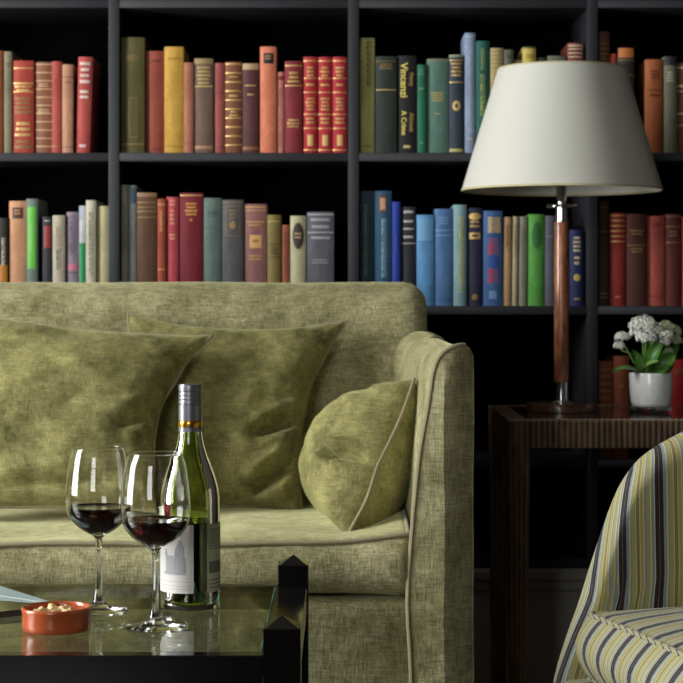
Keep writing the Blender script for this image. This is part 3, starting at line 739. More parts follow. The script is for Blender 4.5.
# ------------------------------------------------------------------ cushions
def cushion(name, TL, TR, BR, BL, T, label, side=1, seed=1, pinch=.06, creases=(), mat=None, group='velvet scatter cushions on the sofa', back=.8, N_=84, npow=.5, pr=None, wrk=1.0, pt=None):
    """bilinear frame of four corners; +normal faces the camera"""
    TL, TR, BR, BL = map(Vector, (TL, TR, BR, BL))
    cen = (TL + TR + BR + BL) / 4
    nrm = ((TR - TL).cross(BL - TL)).normalized()
    if nrm.y > 0 and side == 1: nrm = -nrm
    if side == -1 and nrm.x > 0: nrm = -nrm
    org = Vector((cen.x, cen.y, min(p.z for p in (TL, TR, BR, BL))))
    def base(u, v):       # u: -1 left..1 right, v: -1 bottom..1 top
        # edges drawn in between the corners
        uu = u * (1 - (pr if pr is not None and u > 0 else pinch) * (1 - v * v) * abs(u) ** 2)
        vv = v * (1 - (pt if pt is not None and v > 0 else pinch) * (1 - u * u) * abs(v) ** 2)
        a_ = (uu + 1) / 2; b_ = (vv + 1) / 2
        return TL * (1 - a_) * b_ + TR * a_ * b_ + BR * a_ * (1 - b_) + BL * (1 - a_) * (1 - b_)
    def thick(u, v):
        eu = max(0, 1 - abs(u) ** 2.2); ev = max(0, 1 - abs(v) ** 2.2)
        return (eu * ev) ** npow
    vs = []; fs = []
    def ang(i): return math.sin(PI / 2 * (2 * i / N_ - 1))
    for s_ in (1, -1):
        for i in range(N_ + 1):
            for j in range(N_ + 1):
                u = ang(i); v = ang(j)
                h = thick(u, v) * T * (1 if s_ == 1 else back)
                if s_ == 1:
                    r_ = math.hypot(u, v)
                    wr = noise.noise(Vector((u * 2.3 + seed, v * 2.3, seed))) * .15 + noise.noise(Vector((u * 6 + seed, v * 6, seed * 2))) * .05
                    wr += .16 * noise.noise(Vector((u * 11 + seed, v * 11, seed))) * max(0, 1 - thick(u, v)) * (abs(u) ** 4 + abs(v) ** 4)
                    h *= 1 + wr * wrk
                    for (cu, cv, du, dv, wd, dp) in creases:    # crease: centre, direction half-length, width, depth
                        L2 = du * du + dv * dv; t = ((u - cu) * du + (v - cv) * dv) / L2
                        tc_ = max(-1, min(1, t)); ex = u - cu - tc_ * du; ey = v - cv - tc_ * dv
                        d2 = (ex * ex + ey * ey) / (wd * wd)
                        fall = math.exp(-d2) - .45 * math.exp(-max(0, (math.sqrt(d2) - 1.7)) ** 2 * 1.5) * (1 if d2 > .2 else 0)
                        h -= dp * fall * (1 - abs(tc_) ** 3 * .8) * (thick(u, v) ** .6 + .1)
                vs.append(base(u, v) + nrm * h * s_)
    n = N_ + 1
    for s_ in (0, 1):
        o_ = s_ * n * n
        for i in range(N_):
            for j in range(N_):
                q = (o_ + i * n + j, o_ + (i + 1) * n + j, o_ + (i + 1) * n + j + 1, o_ + i * n + j + 1)
                fs.append(q if s_ == 0 else q[::-1])
    bm = bmesh.new()
    bv = [bm.verts.new(v) for v in vs]
    for f in fs: bm.faces.new([bv[i] for i in f])
    bmesh.ops.remove_doubles(bm, verts=bm.verts, dist=.0002); bmesh.ops.recalc_face_normals(bm, faces=bm.faces)
    bm.verts.index_update()
    vv = [v.co.copy() for v in bm.verts]; ff = [[v.index for v in f.verts] for f in bm.faces]; bm.free()
    root = obj(name, vv, ff, mat or M_olive2, None, org, True, sharp=PI)
    tag(root, label, 'cushion', group)
    loop = []
    K_ = 36
    for i in range(K_): loop.append(base(-1 + 2 * i / K_, 1))
    for i in range(K_): loop.append(base(1, 1 - 2 * i / K_))
    for i in range(K_): loop.append(base(1 - 2 * i / K_, -1))
    for i in range(K_): loop.append(base(-1, -1 + 2 * i / K_))
    loop = [p + Vector((wob(p, .006, 14), 0, wob(p + Vector((3, 1, 2)), .003, 14))) for p in loop]
    MB().tube(loop, .0033, 8, closed=True).build('piping', M_pipe, root, org)
    return root

# back cushion peeking out at far left
cushion('cushion', (-.95, 3.575, .80), (X(46, 3.56), 3.56, Z(327, 3.56)), (-.54, 3.46, .47), (-.93, 3.44, .47), .06,
        'olive velvet cushion mostly hidden behind the big left cushion', seed=9, N_=24)
cushion('cushion', (X(128, 3.54), 3.54, Z(314, 3.54)), (X(346, 3.54), 3.54, Z(321, 3.54)), (X(302, 3.36), 3.36, Z(514, 3.36)), (X(120, 3.36), 3.36, Z(514, 3.36)), .075,
        'square olive velvet cushion behind the wine bottle', seed=3, pinch=.08, pr=.2, pt=.16, creases=((.66, -.22, .3, .12, .08, .042), (.68, -.7, .27, .2, .09, .045)))
cushion('cushion', (X(-84, 3.42), 3.42, Z(300, 3.42)), (X(212, 3.40), 3.40, Z(336, 3.40)), (X(158, 3.22), 3.22, Z(512, 3.22)), (X(-100, 3.22), 3.22, Z(516, 3.22)), .075,
        'big olive velvet cushion at left behind the wine glasses', seed=5, pinch=.07, pr=.2, pt=.13, creases=((.78, -.1, .18, .12, .09, .022), (.3, -.8, .5, .05, .08, .012)))
cushion('cushion', (X(366, 3.42), 3.42, Z(408, 3.42)), (X(414, 3.20), 3.20, Z(379, 3.20)), (X(347, 3.06), 3.06, Z(538, 3.06)), (X(322, 3.32), 3.32, Z(516, 3.32)), .10,
        'small plump olive cushion leaning on the sofa arm', side=-1, seed=12, pinch=.06, pr=-.09, wrk=.55, back=.95,
        creases=((.84, -.16, .13, .05, .075, .05), (.60, -.2, .12, -.06, .07, .035), (.5, .75, .3, -.1, .1, .012)))

# ------------------------------------------------------------------ coffee table
ct = empty('coffee_table', (-.68, 2.5, 0), 'black wooden coffee table with glass top and pointed corner posts', 'coffee table')
cto = ct.location
XP0, XP1 = -.0915, -.0475
XQ0, XQ1 = -1.30, -1.256
for (xa, xb) in ((XP0, XP1), (XQ0, XQ1)):
    for (ya, yb) in ((2.214, 2.258), (2.735, 2.779)):
        z1 = .453; m = MB(); m.box(xa, xb, ya, yb, 0, z1 - .002, .0012)
        ch = .001; zc = z1 + .0105; e_ = .0015
        v = [(xa + e_, ya + e_, z1 - .003), (xb - e_, ya + e_, z1 - .003), (xb - e_, yb - e_, z1 - .003), (xa + e_, yb - e_, z1 - .003), ((xa + xb) / 2, (ya + yb) / 2, zc)]
        m.add(v, [(0, 1, 4), (1, 2, 4), (2, 3, 4), (3, 0, 4)])
        m.build('leg', M_black_lacquer, ct, cto, smooth=False)
MB().box(XQ1, XP0 - .0005, 2.216, 2.241, .386, .4195, .001).build('front_rail', M_black_lacquer, ct, cto, smooth=False)
MB().box(XQ1, XP0 - .0005, 2.742, 2.767, .386, .4195, .001).build('back_rail', M_black_lacquer, ct, cto, smooth=False)
MB().box(XP0 - .003, XP1 - .002, 2.259, 2.734, .386, .4195, .001).build('side_rail', M_black_lacquer, ct, cto, smooth=False)
MB().box(XQ0 + .002, XQ1 + .003, 2.259, 2.734, .386, .4195, .001).build('side_rail', M_black_lacquer, ct, cto, smooth=False)
MB().box(XQ1 + .004, XP0 - .0045, 2.2415, 2.7415, .411, .420, .0006, 1).build('glass_top', M_table_glass, ct, cto, smooth=False)
M_edge = plain('glass_edge_green', (96, 150, 140), .15, noise_amt=.1)
m = MB().box(XP0 - .0044, XP0 - .0032, 2.2615, 2.7315, .411, .4201); e = m.build('glass_edge', M_edge, ct, cto, smooth=False)
e['label'] = 'pale green polished edge of the glass'
# lower slatted stretcher shelf rail seen below the apron
TT = .42

# wine glasses
def wine_glass(cx, cy, h, rf, rb, rr, hb, hl, label):
    TT = .4204
    r = empty('wine_glass', (cx, cy, TT), label, 'wine glass', 'wine glasses on the coffee table')
    # outer profile from foot centre out, up stem, bowl, lip, inner bowl down
    hm = hb + (h - hb) * .43
    bowl = [(0.0045, hb - .004), (.010, hb + .001), (rb * .62, hb + .0115), (rb * .92, hb + .028), (rb * .985, hb + .043), (rb, hm), (rb * .985, hm + .015), (rb * .93, h - .03), (rb * .86, h - .012), (rr, h)]
    bw = [(v.x, v.y) for v in cr([(a_, b_, 0) for a_, b_ in bowl], 5)]
    stem = [(0, .0), (rf, .0), (rf + .0004, .0008), (rf, .0018), (rf * .7, .0034), (rf * .4, .0062), (rf * .22, .012), (.0058, .022), (.0044, .036), (.0040, .06), (.0040, hb - .018)]
    st = [(a_, b_) for a_, b_ in stem]
    # separate parts: foot+stem solid with the bowl wall
    t = .0009
    inner = []
    for (x, z) in reversed(bw):
        if z < hb + .004: break
        inner.append((max(x - t, 0), z + (t * .6 if x < rb * .8 else 0) if z < h - .001 else z - .0004))
    inner += [(.008, hb + .0045), (0, hb + .0035)]
    lip = [(rr - t * .2, h + .0004), (rr - t * .8, h + .0004)]
    prof = st + bw + lip + inner
    MB().lathe(prof, cx, cy, TT, 56).build('glass_body', M_glass, r, r.location, sharp=PI)
    # wine: fills the bowl up to hl
    g_ = .0006
    wp = [(0, hb + .0035 + g_)]
    for (x, z) in reversed(inner[:-2]):
        if z >= hl: break
        wp.append((max(x - g_, 0), z + g_))
    # top radius at fill height
    xs = interp(sorted([(z, x) for x, z in inner]), hl) - g_
    wp += [(xs, hl), (xs * .98, hl - .0004), (0, hl - .0004)]
    MB().lathe(wp, cx, cy, TT, 56).build('wine', M_wine, r, r.location, sharp=math.radians(60))
    return r
d = 2.403
wine_glass(X(155.5, d), d, .2195, .0385, .0443, .0335, .100, .1360, 'nearer glass of red wine, overlapping the left side of the bottle')
d = 2.527
wine_glass(X(98.7, d), d, .2165, .0385, .0440, .0345, .100, .1385, 'farther glass of red wine, standing right behind the terracotta dish')

# wine bottle
TB = TT; TT = .4203
d = 2.553; bx = X(190.3, d)
bt = empty('wine_bottle', (bx, d, TT), 'green glass wine bottle with grey screw cap and white label', 'bottle')
outer = [(0, .006), (.018, .003), (.030, 0), (.0365, .001), (.0395, .004), (.0398, .010), (.0398, .1), (.0398, .130), (.0395, .1445), (.0385, .156), (.0365, .1665), (.0335, .177), (.030, .1865), (.026, .1965), (.0222, .2065), (.0192, .216), (.0170, .2255), (.0155, .236), (.0150, .248), (.0148, .29), (.0148, .294)]
op = [(v.x, v.y) for v in cr([(a_, b_, 0) for a_, b_ in outer], 3)]
inner = [(max(0, x - .0028), z if z > .012 else z + .004) for x, z in op if z > .003]
inn = [p for p in reversed(inner) if p[0] > 0]; inn.append((0, .012))
MB().lathe(op + inn, bx, d, TT, 64).build('bottle_body', M_bottle, bt, bt.location, sharp=PI)
wp = [(0, .0135)] + [(max(x - .0033, 0), max(z, .0136)) for x, z in op if .004 < z < .112] + [(.0365, .1165), (0, .1165)]
MB().lathe(wp, bx, d, TT, 48).build('wine', M_bwine, bt, bt.location, sharp=math.radians(60))
cap = [(.0154, .2365), (.0157, .237), (.0157, .272)]
z = .272
for k in range(4): cap += [(.0149, z + .0008), (.0149, z + .0018), (.0157, z + .0026), (.0157, z + .0048)]; z += .0055
cap += [(.0157, .2985), (.0150, .3), (0, .3)]
M_cap = plain('grey_foil', (128, 128, 136), .32, .55, noise_amt=.08)
cp = MB().lathe(cap, bx, d, TT, 48).build('screw_cap', M_cap, bt, bt.location, sharp=math.radians(30))
MB().lathe([(.0157, .2425), (.01605, .2430), (.01605, .2512), (.0157, .2517)], bx, d, TT, 48).build('gold_band', plain('copper_gold_foil', (222, 160, 62), .22, .9, noise_amt=.45, scale=160), cp, bt.location)
def wrap(mb, r_, a0, a1, z0, z1, n=24, th_=.0003):
    """curved panel on a cylinder; angles measured from the camera side (-y), positive to the right"""
    vs = []; fs = []
    for i in range(n + 1):
        a_ = a0 + (a1 - a0) * i / n
        for rr in (r_, r_ + th_):
            for zz in (z0, z1): vs.append((bx + rr * math.sin(a_), d - rr * math.cos(a_), TT + zz))
    for i in range(n):
        p = 4 * i; q = p + 4
        fs += [(p + 2, q + 2, q + 3, p + 3), (p, p + 1, q + 1, q), (p + 1, p + 3, q + 3, q + 1), (p, q, q + 2, p + 2)]
    fs += [(0, 2, 3, 1), (4 * n, 4 * n + 1, 4 * n + 3, 4 * n + 2)]
    mb.add(vs, fs)
M_label = plain('label_paper', (226, 224, 218), .6, noise_amt=.05)
M_ink = plain('label_grey_ink', (172, 172, 178), .7, noise_amt=.5, scale=900)
M_ink2 = plain('label_light_ink', (186, 186, 190), .7, noise_amt=.3, scale=900)
R0 = .0399
aR = math.asin(5.6 / 29.6); aL = aR - 2.35
m = MB(); wrap(m, R0, aL, aR, .0245, .1155, 36); lab = m.build('front_label', M_label, bt, bt.location)
m = MB(); rr = R0 + .0004
aC = aR - .62
# engraved country house: ground, walls, towers with pointed roofs
wrap(m, rr, aC - .5, aC + .34, .049, .0525, 16)
wrap(m, rr, aC - .42, aC + .02, .0525, .074, 10)
wrap(m, rr, aC + .05, aC + .26, .0525, .083, 6)
for (ac, w0, zb, zt) in ((aC + .155, .13, .083, .096), (aC + .0, .045, .074, .084), (aC - .4, .06, .074, .083), (aC + .3, .05, .0525, .072)):
    for k in range(6): wrap(m, rr, ac - w0 * (1 - k / 6), ac + w0 * (1 - k / 6), zb + (zt - zb) * k / 6, zb + (zt - zb) * (k + 1) / 6, 2)
m.build('house_engraving', M_ink, lab, bt.location)
m = MB()
for zz in (.030, .034, .0395): wrap(m, rr, aL + .2, aR - .08, zz, zz + .0006, 20)
for k in range(10): wrap(m, rr, aC - .9 + k * .12, aC - .84 + k * .12, .1005, .103, 2)
m.build('lettering', M_ink2, lab, bt.location)
a0 = math.asin(18.6 / 29.7); a1 = a0 + 1.5
m = MB(); wrap(m, R0, a0, a1, .0245, .1155, 24); lb2 = m.build('back_label', plain('back_label_paper', (186, 186, 160), .6), bt, bt.location)
m = MB()
for k in range(9): wrap(m, rr, a0 + .06, a1 - .1, .082 + k * .0032, .083 + k * .0032, 10)
wrap(m, rr, a0 + .06, a1 - .1, .050, .0655, 10)
for k in range(3): wrap(m, rr, a0 + .06, a1 - .1, .030 + k * .005, .0315 + k * .005, 10)
m.build('lettering', plain('back_label_ink', (112, 112, 96), .6, noise_amt=.4, scale=900), lb2, bt.location)

# terracotta dish
TT = TB
d = 2.386; dx = X(56.6, d)
dish = MB().lathe([(0, .001), (.038, .001), (.0405, .0), (.0425, .002), (.0432, .008), (.0432, .0225), (.0440, .0245), (.0441, .0275), (.0430, .0290), (.0415, .0292), (.0402, .028), (.0398, .0245), (.0392, .010), (.0375, .0065), (.02, .0055), (0, .0055)], dx, d, TT, 64)
M_terra = plain('glazed_terracotta', (178, 86, 48), .22, noise_amt=.22, scale=90, coat=.35)
o = dish.build('terracotta_dish', M_terra, None, (dx, d, TT), sharp=math.radians(50))
tag(o, 'small round glazed terracotta dish of nuts on the glass table', 'dish')
M_nut = plain('peanut', (228, 196, 142), .6, noise_amt=.25, scale=150, bump=.2)
def nut_mesh(curl):
    pts = [(.0105 * math.sin(t * curl), .0, .0105 * (1 - math.cos(t * curl)) ) for t in [(-1 + 2 * k / 10) for k in range(11)]]
    m = MB().tube(pts, .004, 10, rfun=lambda t: .0048 * max(.25, math.sin(PI * (t * .86 + .07)) ** .45) * (1 - .12 * math.cos((t - .5) * 6)))
    return m
places = [(-.012, -.006, .0185, 0.3), (.0005, -.008, .0175, 1.2), (.011, -.004, .0185, 2.2), (-.020, .002, .0165, 2.9), (.021, .000, .016, .6), (-.006, .004, .0205, 1.9), (.005, .006, .0200, .1), (.015, .010, .0175, 1.4), (-.016, .013, .0165, .8), (-.004, .016, .0185, 2.5), (.024, .012, .0120, .3), (-.025, -.010, .0125, 1.2), (.002, .0, .0115, .4), (-.012, .012, .0105, 1.3), (.014, -.014, .0125, .2), (-.004, -.021, .0125, 3.0)]
nlab = ['pale shelled nut at the left end of the pile in the dish', 'pale shelled nut at the front of the pile in the dish']
pn = None
for i, (ax, ay, az, ro) in enumerate(places):
    if pn is None:
        pn = nut_mesh(.9).build('nut', M_nut, None, None); n_ = pn
    else:
        n_ = pn.copy(); COL.objects.link(n_)
    n_.scale = (1.15, 1.15, 1.15); n_.location = (dx + ax, d + ay, TT + az + .0035); n_.rotation_euler = (.5 * math.sin(i * 2.3) + .4, .3 * math.cos(i * 1.7), ro)
    tag(n_, 'pale shelled nut in the heap filling the terracotta dish', 'nut', 'nuts in the terracotta dish')

# magazine at left edge of the table
mx0, my0 = -.368, 2.521
mg = empty('magazine', (mx0, my0, TT), 'glossy dark magazine with pale blue cover edge left of the dish', 'magazine', rot=(0, 0, math.radians(124)))
# local x runs away along the spine, local y to the left/front
tk = .0085
MB().box(0, .255, .0008, .195, .0, tk - .0008, .0006, 1).build('page_block', plain('magazine_pages', (62, 62, 62), .35), mg, smooth=False)
cv = MB().box(-.001, .256, 0, .196, tk - .0008, tk, .0003, 1).build('cover', plain('magazine_cover', (38, 40, 40), .12, coat=.5), mg, smooth=False)
m = MB().prism([(.002, .003), (.253, .003), (.253, .155)], 'z', tk, tk + .0002); m.build('cover_picture', plain('magazine_picture', (168, 196, 204), .25, noise_amt=.15), cv, smooth=False)
m = MB().prism([(.002, .0035), (.253, .072), (.253, .080)], 'z', tk + .0002, tk + .0004); m.build('cover_stripe', plain('magazine_stripe', (226, 232, 230), .25), cv, smooth=False)

# ------------------------------------------------------------------ side table
TX0, TX1, TY0, TY1, TZ = .3125, .98, 3.566, 4.045, .6055
stb = empty('side_table', ((TX0 + TX1) / 2, (TY0 + TY1) / 2, 0), 'dark reeded wooden side table with glossy inset top under the lamp', 'side table')
sto = stb.location
def reed_strip(length, pitch, r_):
    """2D profile points (t, out) of half-round reeds along a length"""
    n = max(1, round(length / pitch)); p = length / n; out = []
    for i in range(n):
        for k in range(7):
            a_ = PI * k / 7; out.append((i * p + p / 2 - p / 2 * math.cos(a_), r_ * math.sin(a_) ** .7))
    out.append((length, 0)); return out
AZ0 = TZ - .0525
# front apron
poly = [(TX0 + t, TY0 + .005 - o_) for t, o_ in reed_strip(TX1 - TX0, .0108, .0045)] + [(TX1, TY0 + .022), (TX0, TY0 + .022)]
MB().prism(poly, 'z', AZ0, TZ - .004).build('apron', M_reed, stb, sto, sharp=math.radians(60))
poly = [(TX0 + t, TY1 - .005 + o_) for t, o_ in reed_strip(TX1 - TX0, .0108, .0045)] + [(TX1, TY1 - .022), (TX0, TY1 - .022)]
MB().prism(poly, 'z', AZ0, TZ - .004).build('apron', M_reed, stb, sto, sharp=math.radians(60))
for xs, sg in ((TX0, -1), (TX1, 1)):
    poly = [(xs - sg * .005 + sg * o_, TY0 + .023 + t) for t, o_ in reed_strip(TY1 - TY0 - .046, .0108, .0045)] + [(xs - sg * .022, TY1 - .023), (xs - sg * .022, TY0 + .023)]
    MB().prism(poly, 'z', AZ0, TZ - .004).build('apron', M_reed, stb, sto, sharp=math.radians(60))
# top frame ring + inset
def ring(x0, x1, y0, y1, w_, z0, z1):
    m = MB()
    m.prism([(x0, y0), (x1, y0), (x1 - w_, y0 + w_), (x0 + w_, y0 + w_)], 'z', z0, z1)
    m.prism([(x1, y0), (x1, y1), (x1 - w_, y1 - w_), (x1 - w_, y0 + w_)], 'z', z0, z1)
    m.prism([(x1, y1), (x0, y1), (x0 + w_, y1 - w_), (x1 - w_, y1 - w_)], 'z', z0, z1)
    m.prism([(x0, y1), (x0, y0), (x0 + w_, y0 + w_), (x0 + w_, y1 - w_)], 'z', z0, z1)
    return m
ring(TX0, TX1, TY0, TY1, .036, TZ - .004, TZ).build('top_frame', wood('table_top_wood', (96, 76, 60), (146, 120, 96), .3, (20, 20, 6)), stb, sto, smooth=False)
MB().box(TX0 + .036, TX1 - .036, TY0 + .036, TY1 - .036, TZ - .006, TZ - .0003).build('inset_panel', M_inset, stb, sto, smooth=False)
# scalloped bead along the front edge of the top, paler than the frame
m = MB(); nb = round((TX1 - TX0) / .0108)
for i in range(nb):
    xx = TX0 + (i + .5) * (TX1 - TX0) / nb
    m.lathe([(0, -.0025), (.0040, -.0025), (.0042, .0), (.003, .0012), (0, .0016)], xx, TY0 + .0052, TZ, 10)
m.build('beaded_edge', plain('pale_edge', (206, 194, 176), .35, noise_amt=.3), stb, sto)
# legs: reeded, tapered
for xs in (TX0, TX1 - .042):
    for ys in (TY0, TY1 - .042):
        W_ = .042; base_poly = []
        strip = reed_strip(W_, .0105, .0035)
        for t, o_ in strip[:-1]: base_poly.append((t, .0035 - o_))
        for t, o_ in strip[:-1]: base_poly.append((W_ - .0035 + o_, t))
        for t, o_ in strip[:-1]: base_poly.append((W_ - t, W_ - .0035 + o_))
        for t, o_ in strip[:-1]: base_poly.append((.0035 - o_, W_ - t))
        n = len(base_poly); vs = []; fs = []
        for zz, sc_ in ((0, .74), (.3, .88), (AZ0, 1.0), (TZ - .005, 1.0)):
            for (px_, py_) in base_poly:
                vs.append((xs + W_ / 2 + (px_ - W_ / 2) * sc_, ys + W_ / 2 + (py_ - W_ / 2) * sc_, zz))
        for k in range(3):
            for i in range(n): fs.append((k * n + i, k * n + (i + 1) % n, (k + 1) * n + (i + 1) % n, (k + 1) * n + i))
        fs.append(tuple(range(n))[::-1]); fs.append(tuple(range(3 * n, 4 * n)))
        MB().add(vs, fs).build('leg', M_reed, stb, sto, sharp=math.radians(60))

# ------------------------------------------------------------------ table lamp
lx, ly = X(561.6, 3.83), 3.83
lamp = empty('table_lamp', (lx, ly, TZ), 'tall table lamp with white tapered shade and brown column on side table', 'lamp')
lo = lamp.location
PL = F / 3.83
def hz(py): return CH - (py - HY) / PL - TZ
MB().lathe([(0, .0), (.069, .0), (.0705, .001), (.0705, .0155), (.0695, .0175), (0, .0175)], lx, ly, TZ, 64).build('base', M_disc, lamp, lo, sharp=math.radians(40))
cz = hz(382)
MB().lathe([(0, .0175), (.0255, .0175), (.0255, .0195), (.0235, .0205), (.017, .0215), (.0142, .023), (.0138, .026), (.0138, cz), (0, cz)], lx, ly, TZ, 40).build('ferrule', M_chrome, lamp, lo, sharp=math.radians(40))
c1 = hz(222)
MB().lathe([(0, cz), (.0148, cz), (.0152, cz + .004), (.0152, cz + .15), (.0145, c1 - .002), (.0140, c1), (0, c1)], lx, ly, TZ, 40).build('column', M_lampwood, lamp, lo, sharp=math.radians(40))
s1 = hz(207.5); s2 = hz(205); s3 = hz(187)
MB().lathe([(0, c1), (.0118, c1), (.0118, s1), (.0103, s1 + .001), (.0103, s3 + .004), (.0088, s3 + .008), (.0088, s3 + .03), (0, s3 + .03)], lx, ly, TZ, 40).build('socket', M_chrome, lamp, lo, sharp=math.radians(40))
MB().lathe([(.0105, s1), (.029, s1), (.0305, s1 + .0012), (.0305, s2 - .001), (.029, s2 + .001), (.0105, s2 + .001)], lx, ly, TZ, 40).build('switch_ring', M_chrome, lamp, lo, sharp=math.radians(40))
MB().lathe([(0, s3 + .03), (.012, s3 + .03), (.015, s3 + .045), (.028, s3 + .085), (.030, s3 + .1), (.024, s3 + .122), (.01, s3 + .132), (0, s3 + .133)], lx, ly, TZ, 32).build('bulb', plain('frosted_bulb', (225, 225, 218), .3), lamp, lo, sharp=PI)
zb, zt = hz(191), hz(68.5); rbm, rtp = .2020, .128
t = .0018
M_shade, nt, out = new_mat('ivory_shade_card')
pb = nt.nodes.new('ShaderNodeBsdfPrincipled'); tr = nt.nodes.new('ShaderNodeBsdfTranslucent'); mx = nt.nodes.new('ShaderNodeMixShader')
pb.inputs['Base Color'].default_value = lin((220, 221, 212)) + (1,); pb.inputs['Roughness'].default_value = .6
tr.inputs[0].default_value = lin((232, 220, 190)) + (1,); mx.inputs[0].default_value = .12
nt.links.new(pb.outputs[0], mx.inputs[1]); nt.links.new(tr.outputs[0], mx.inputs[2]); nt.links.new(mx.outputs[0], out.inputs[0])
prof = [(rbm, zb), (rtp, zt), (rtp - t, zt), (rbm - t, zb), (rbm, zb)]
sh = MB().lathe(prof, lx, ly, TZ, 96).build('lamp_shade', M_shade, lamp, lo, sharp=math.radians(40))
for (r_, z_, dz) in ((rbm, zb, .004), (rtp, zt, -.003)):
    sl = (rbm - rtp) / (zt - zb)
    MB().lathe([(r_ + .0008, z_), (r_ + .0008 - sl * dz, z_ + dz), (r_ - .0026 - sl * dz, z_ + dz), (r_ - .0026, z_), (r_ + .0008, z_)], lx, ly, TZ, 96).build('rim_tape', plain('rim_tape', (196, 186, 146), .6), sh, lo, sharp=math.radians(40))
m = MB()
for k in range(3):
    a_ = 2 * PI * k / 3 + .5
    m.tube([(lx + .011 * math.cos(a_), ly + .011 * math.sin(a_), TZ + s3 + .033), (lx + .05 * math.cos(a_), ly + .05 * math.sin(a_), TZ + zt - .05), (lx + (rtp - .002) * math.cos(a_), ly + (rtp - .002) * math.sin(a_), TZ + zt - .004)], .0015, 6)
m.build('shade_carrier', M_chrome, lamp, lo)

# ------------------------------------------------------------------ potted plant
px_, py_ = X(651, 3.80), 3.80
pl = empty('potted_plant', (px_, py_, TZ), 'white flowering plant in a small white glass pot on side table', 'plant')
plo = pl.location
Q = F / 3.80
pot = MB().lathe([(0, .0115), (.033, .0115), (.0372, .013), (.0404, .020), (.0425, .042), (.0437, .078), (.0432, .0795), (.0415, .078), (.0400, .042), (.036, .018), (0, .016)], px_, py_, TZ, 48)
pot.build('pot', plain('white_glazed_pot', (250, 252, 252), .12, noise_amt=.02, coat=.5), pl, plo, sharp=PI)
MB().lathe([(0, .0004), (.030, .0004), (.0360, .002), (.0388, .006), (.0398, .0125), (.0372, .0128), (.033, .0113), (0, .0113)], px_, py_, TZ, 48).build('pot_base', glass('clear_pot_glass', (225, 235, 238), .02), pl, plo, sharp=PI)
MB().lathe([(0, .0615), (.02, .0635), (.0378, .062), (.0378, .0605), (0, .0605)], px_, py_, TZ, 24).build('soil', plain('soil', (50, 38, 28), .9, noise_amt=.5, bump=.5), pl, plo)
M_leaf = plain('succulent_leaf', (74, 124, 44), .4, noise_amt=.3, scale=30)
M_leafp = plain('succulent_leaf_pale', (120, 160, 84), .4, noise_amt=.25, scale=30)
M_stem = plain('plant_stem', (120, 152, 72), .5)
def leaf(p0, p1, width, up, mat, cup=.25):
    p0 = Vector(p0); p1 = Vector(p1); ax = p1 - p0; L_ = ax.length; ax.normalize()
    upv = Vector(up); side = ax.cross(upv).normalized(); nr = side.cross(ax).normalized()
    vs = []; fs = []; NU, NV = 12, 6
    for lay in (0, 1):
        for i in range(NU + 1):
            t_ = i / NU; wv = width * (math.sin(PI * min(1, t_ * .9 + .08)) ** .7) * (1 + .05 * math.sin(t_ * 40))
            for j in range(NV + 1):
                s_ = -1 + 2 * j / NV
                h = (nr * (cup * width * s_ * s_ + .14 * L_ * math.sin(PI * t_)))
                vs.append(p0 + ax * L_ * t_ + side * wv / 2 * s_ + h - nr * lay * .0016 * (1 - s_ * s_ * .8))
    n1 = (NU + 1) * (NV + 1)
    for lay in (0, 1):
        for i in range(NU):
            for j in range(NV):
                a_ = lay * n1 + i * (NV + 1) + j; q = (a_, a_ + 1, a_ + NV + 2, a_ + NV + 1); fs.append(q if lay else q[::-1])
    for i in range(NU):
        for j in (0, NV):
            a_ = i * (NV + 1) + j; b_ = a_ + NV + 1; fs.append((a_, b_, b_ + n1, a_ + n1))
    MB().add(vs, fs).build('leaf', mat, pl, plo)
def PP(px__, py__, dy): dd = 3.80 + dy; return (X(px__, dd), dd, Z(py__, dd))
leaf(PP(646, 374, -.01), PP(664, 340, -.03), .030, (-.7, -1, .1), M_leaf)
leaf(PP(642, 374, -.02), PP(613, 372.5, -.05), .020, (0, -.3, 1), M_leafp, .2)
leaf(PP(641, 374, -.02), PP(659, 362, -.055), .018, (-.3, -.6, 1), M_leafp, .2)
leaf(PP(652, 375, -.02), PP(676, 354, -.03), .034, (-.2, -1, .3), M_leaf)
leaf(PP(655, 375, -.01), PP(670, 369, -.05), .026, (0, -.6, 1), M_leaf)
leaf(PP(640, 374, .0), PP(632, 350, -.01), .022, (.3, -1, .2), M_leaf)
leaf(PP(638, 376, -.01), PP(637, 356, -.035), .020, (.2, -1, .2), M_leafp)
leaf(PP(655, 372, .02), PP(678, 346, .03), .030, (-.2, -1, .3), M_leaf)
leaf(PP(648, 372, .02), PP(650, 338, .03), .030, (-.2, -1, .1), M_leaf)
leaf(PP(660, 374, -.0), PP(674, 362, .0), .026, (-.2, -1, .4), M_leaf)
M_petal = plain('white_petal', (236, 238, 228), .5, noise_amt=.05)
M_petal2 = plain('cream_petal', (196, 202, 168), .5, noise_amt=.1)
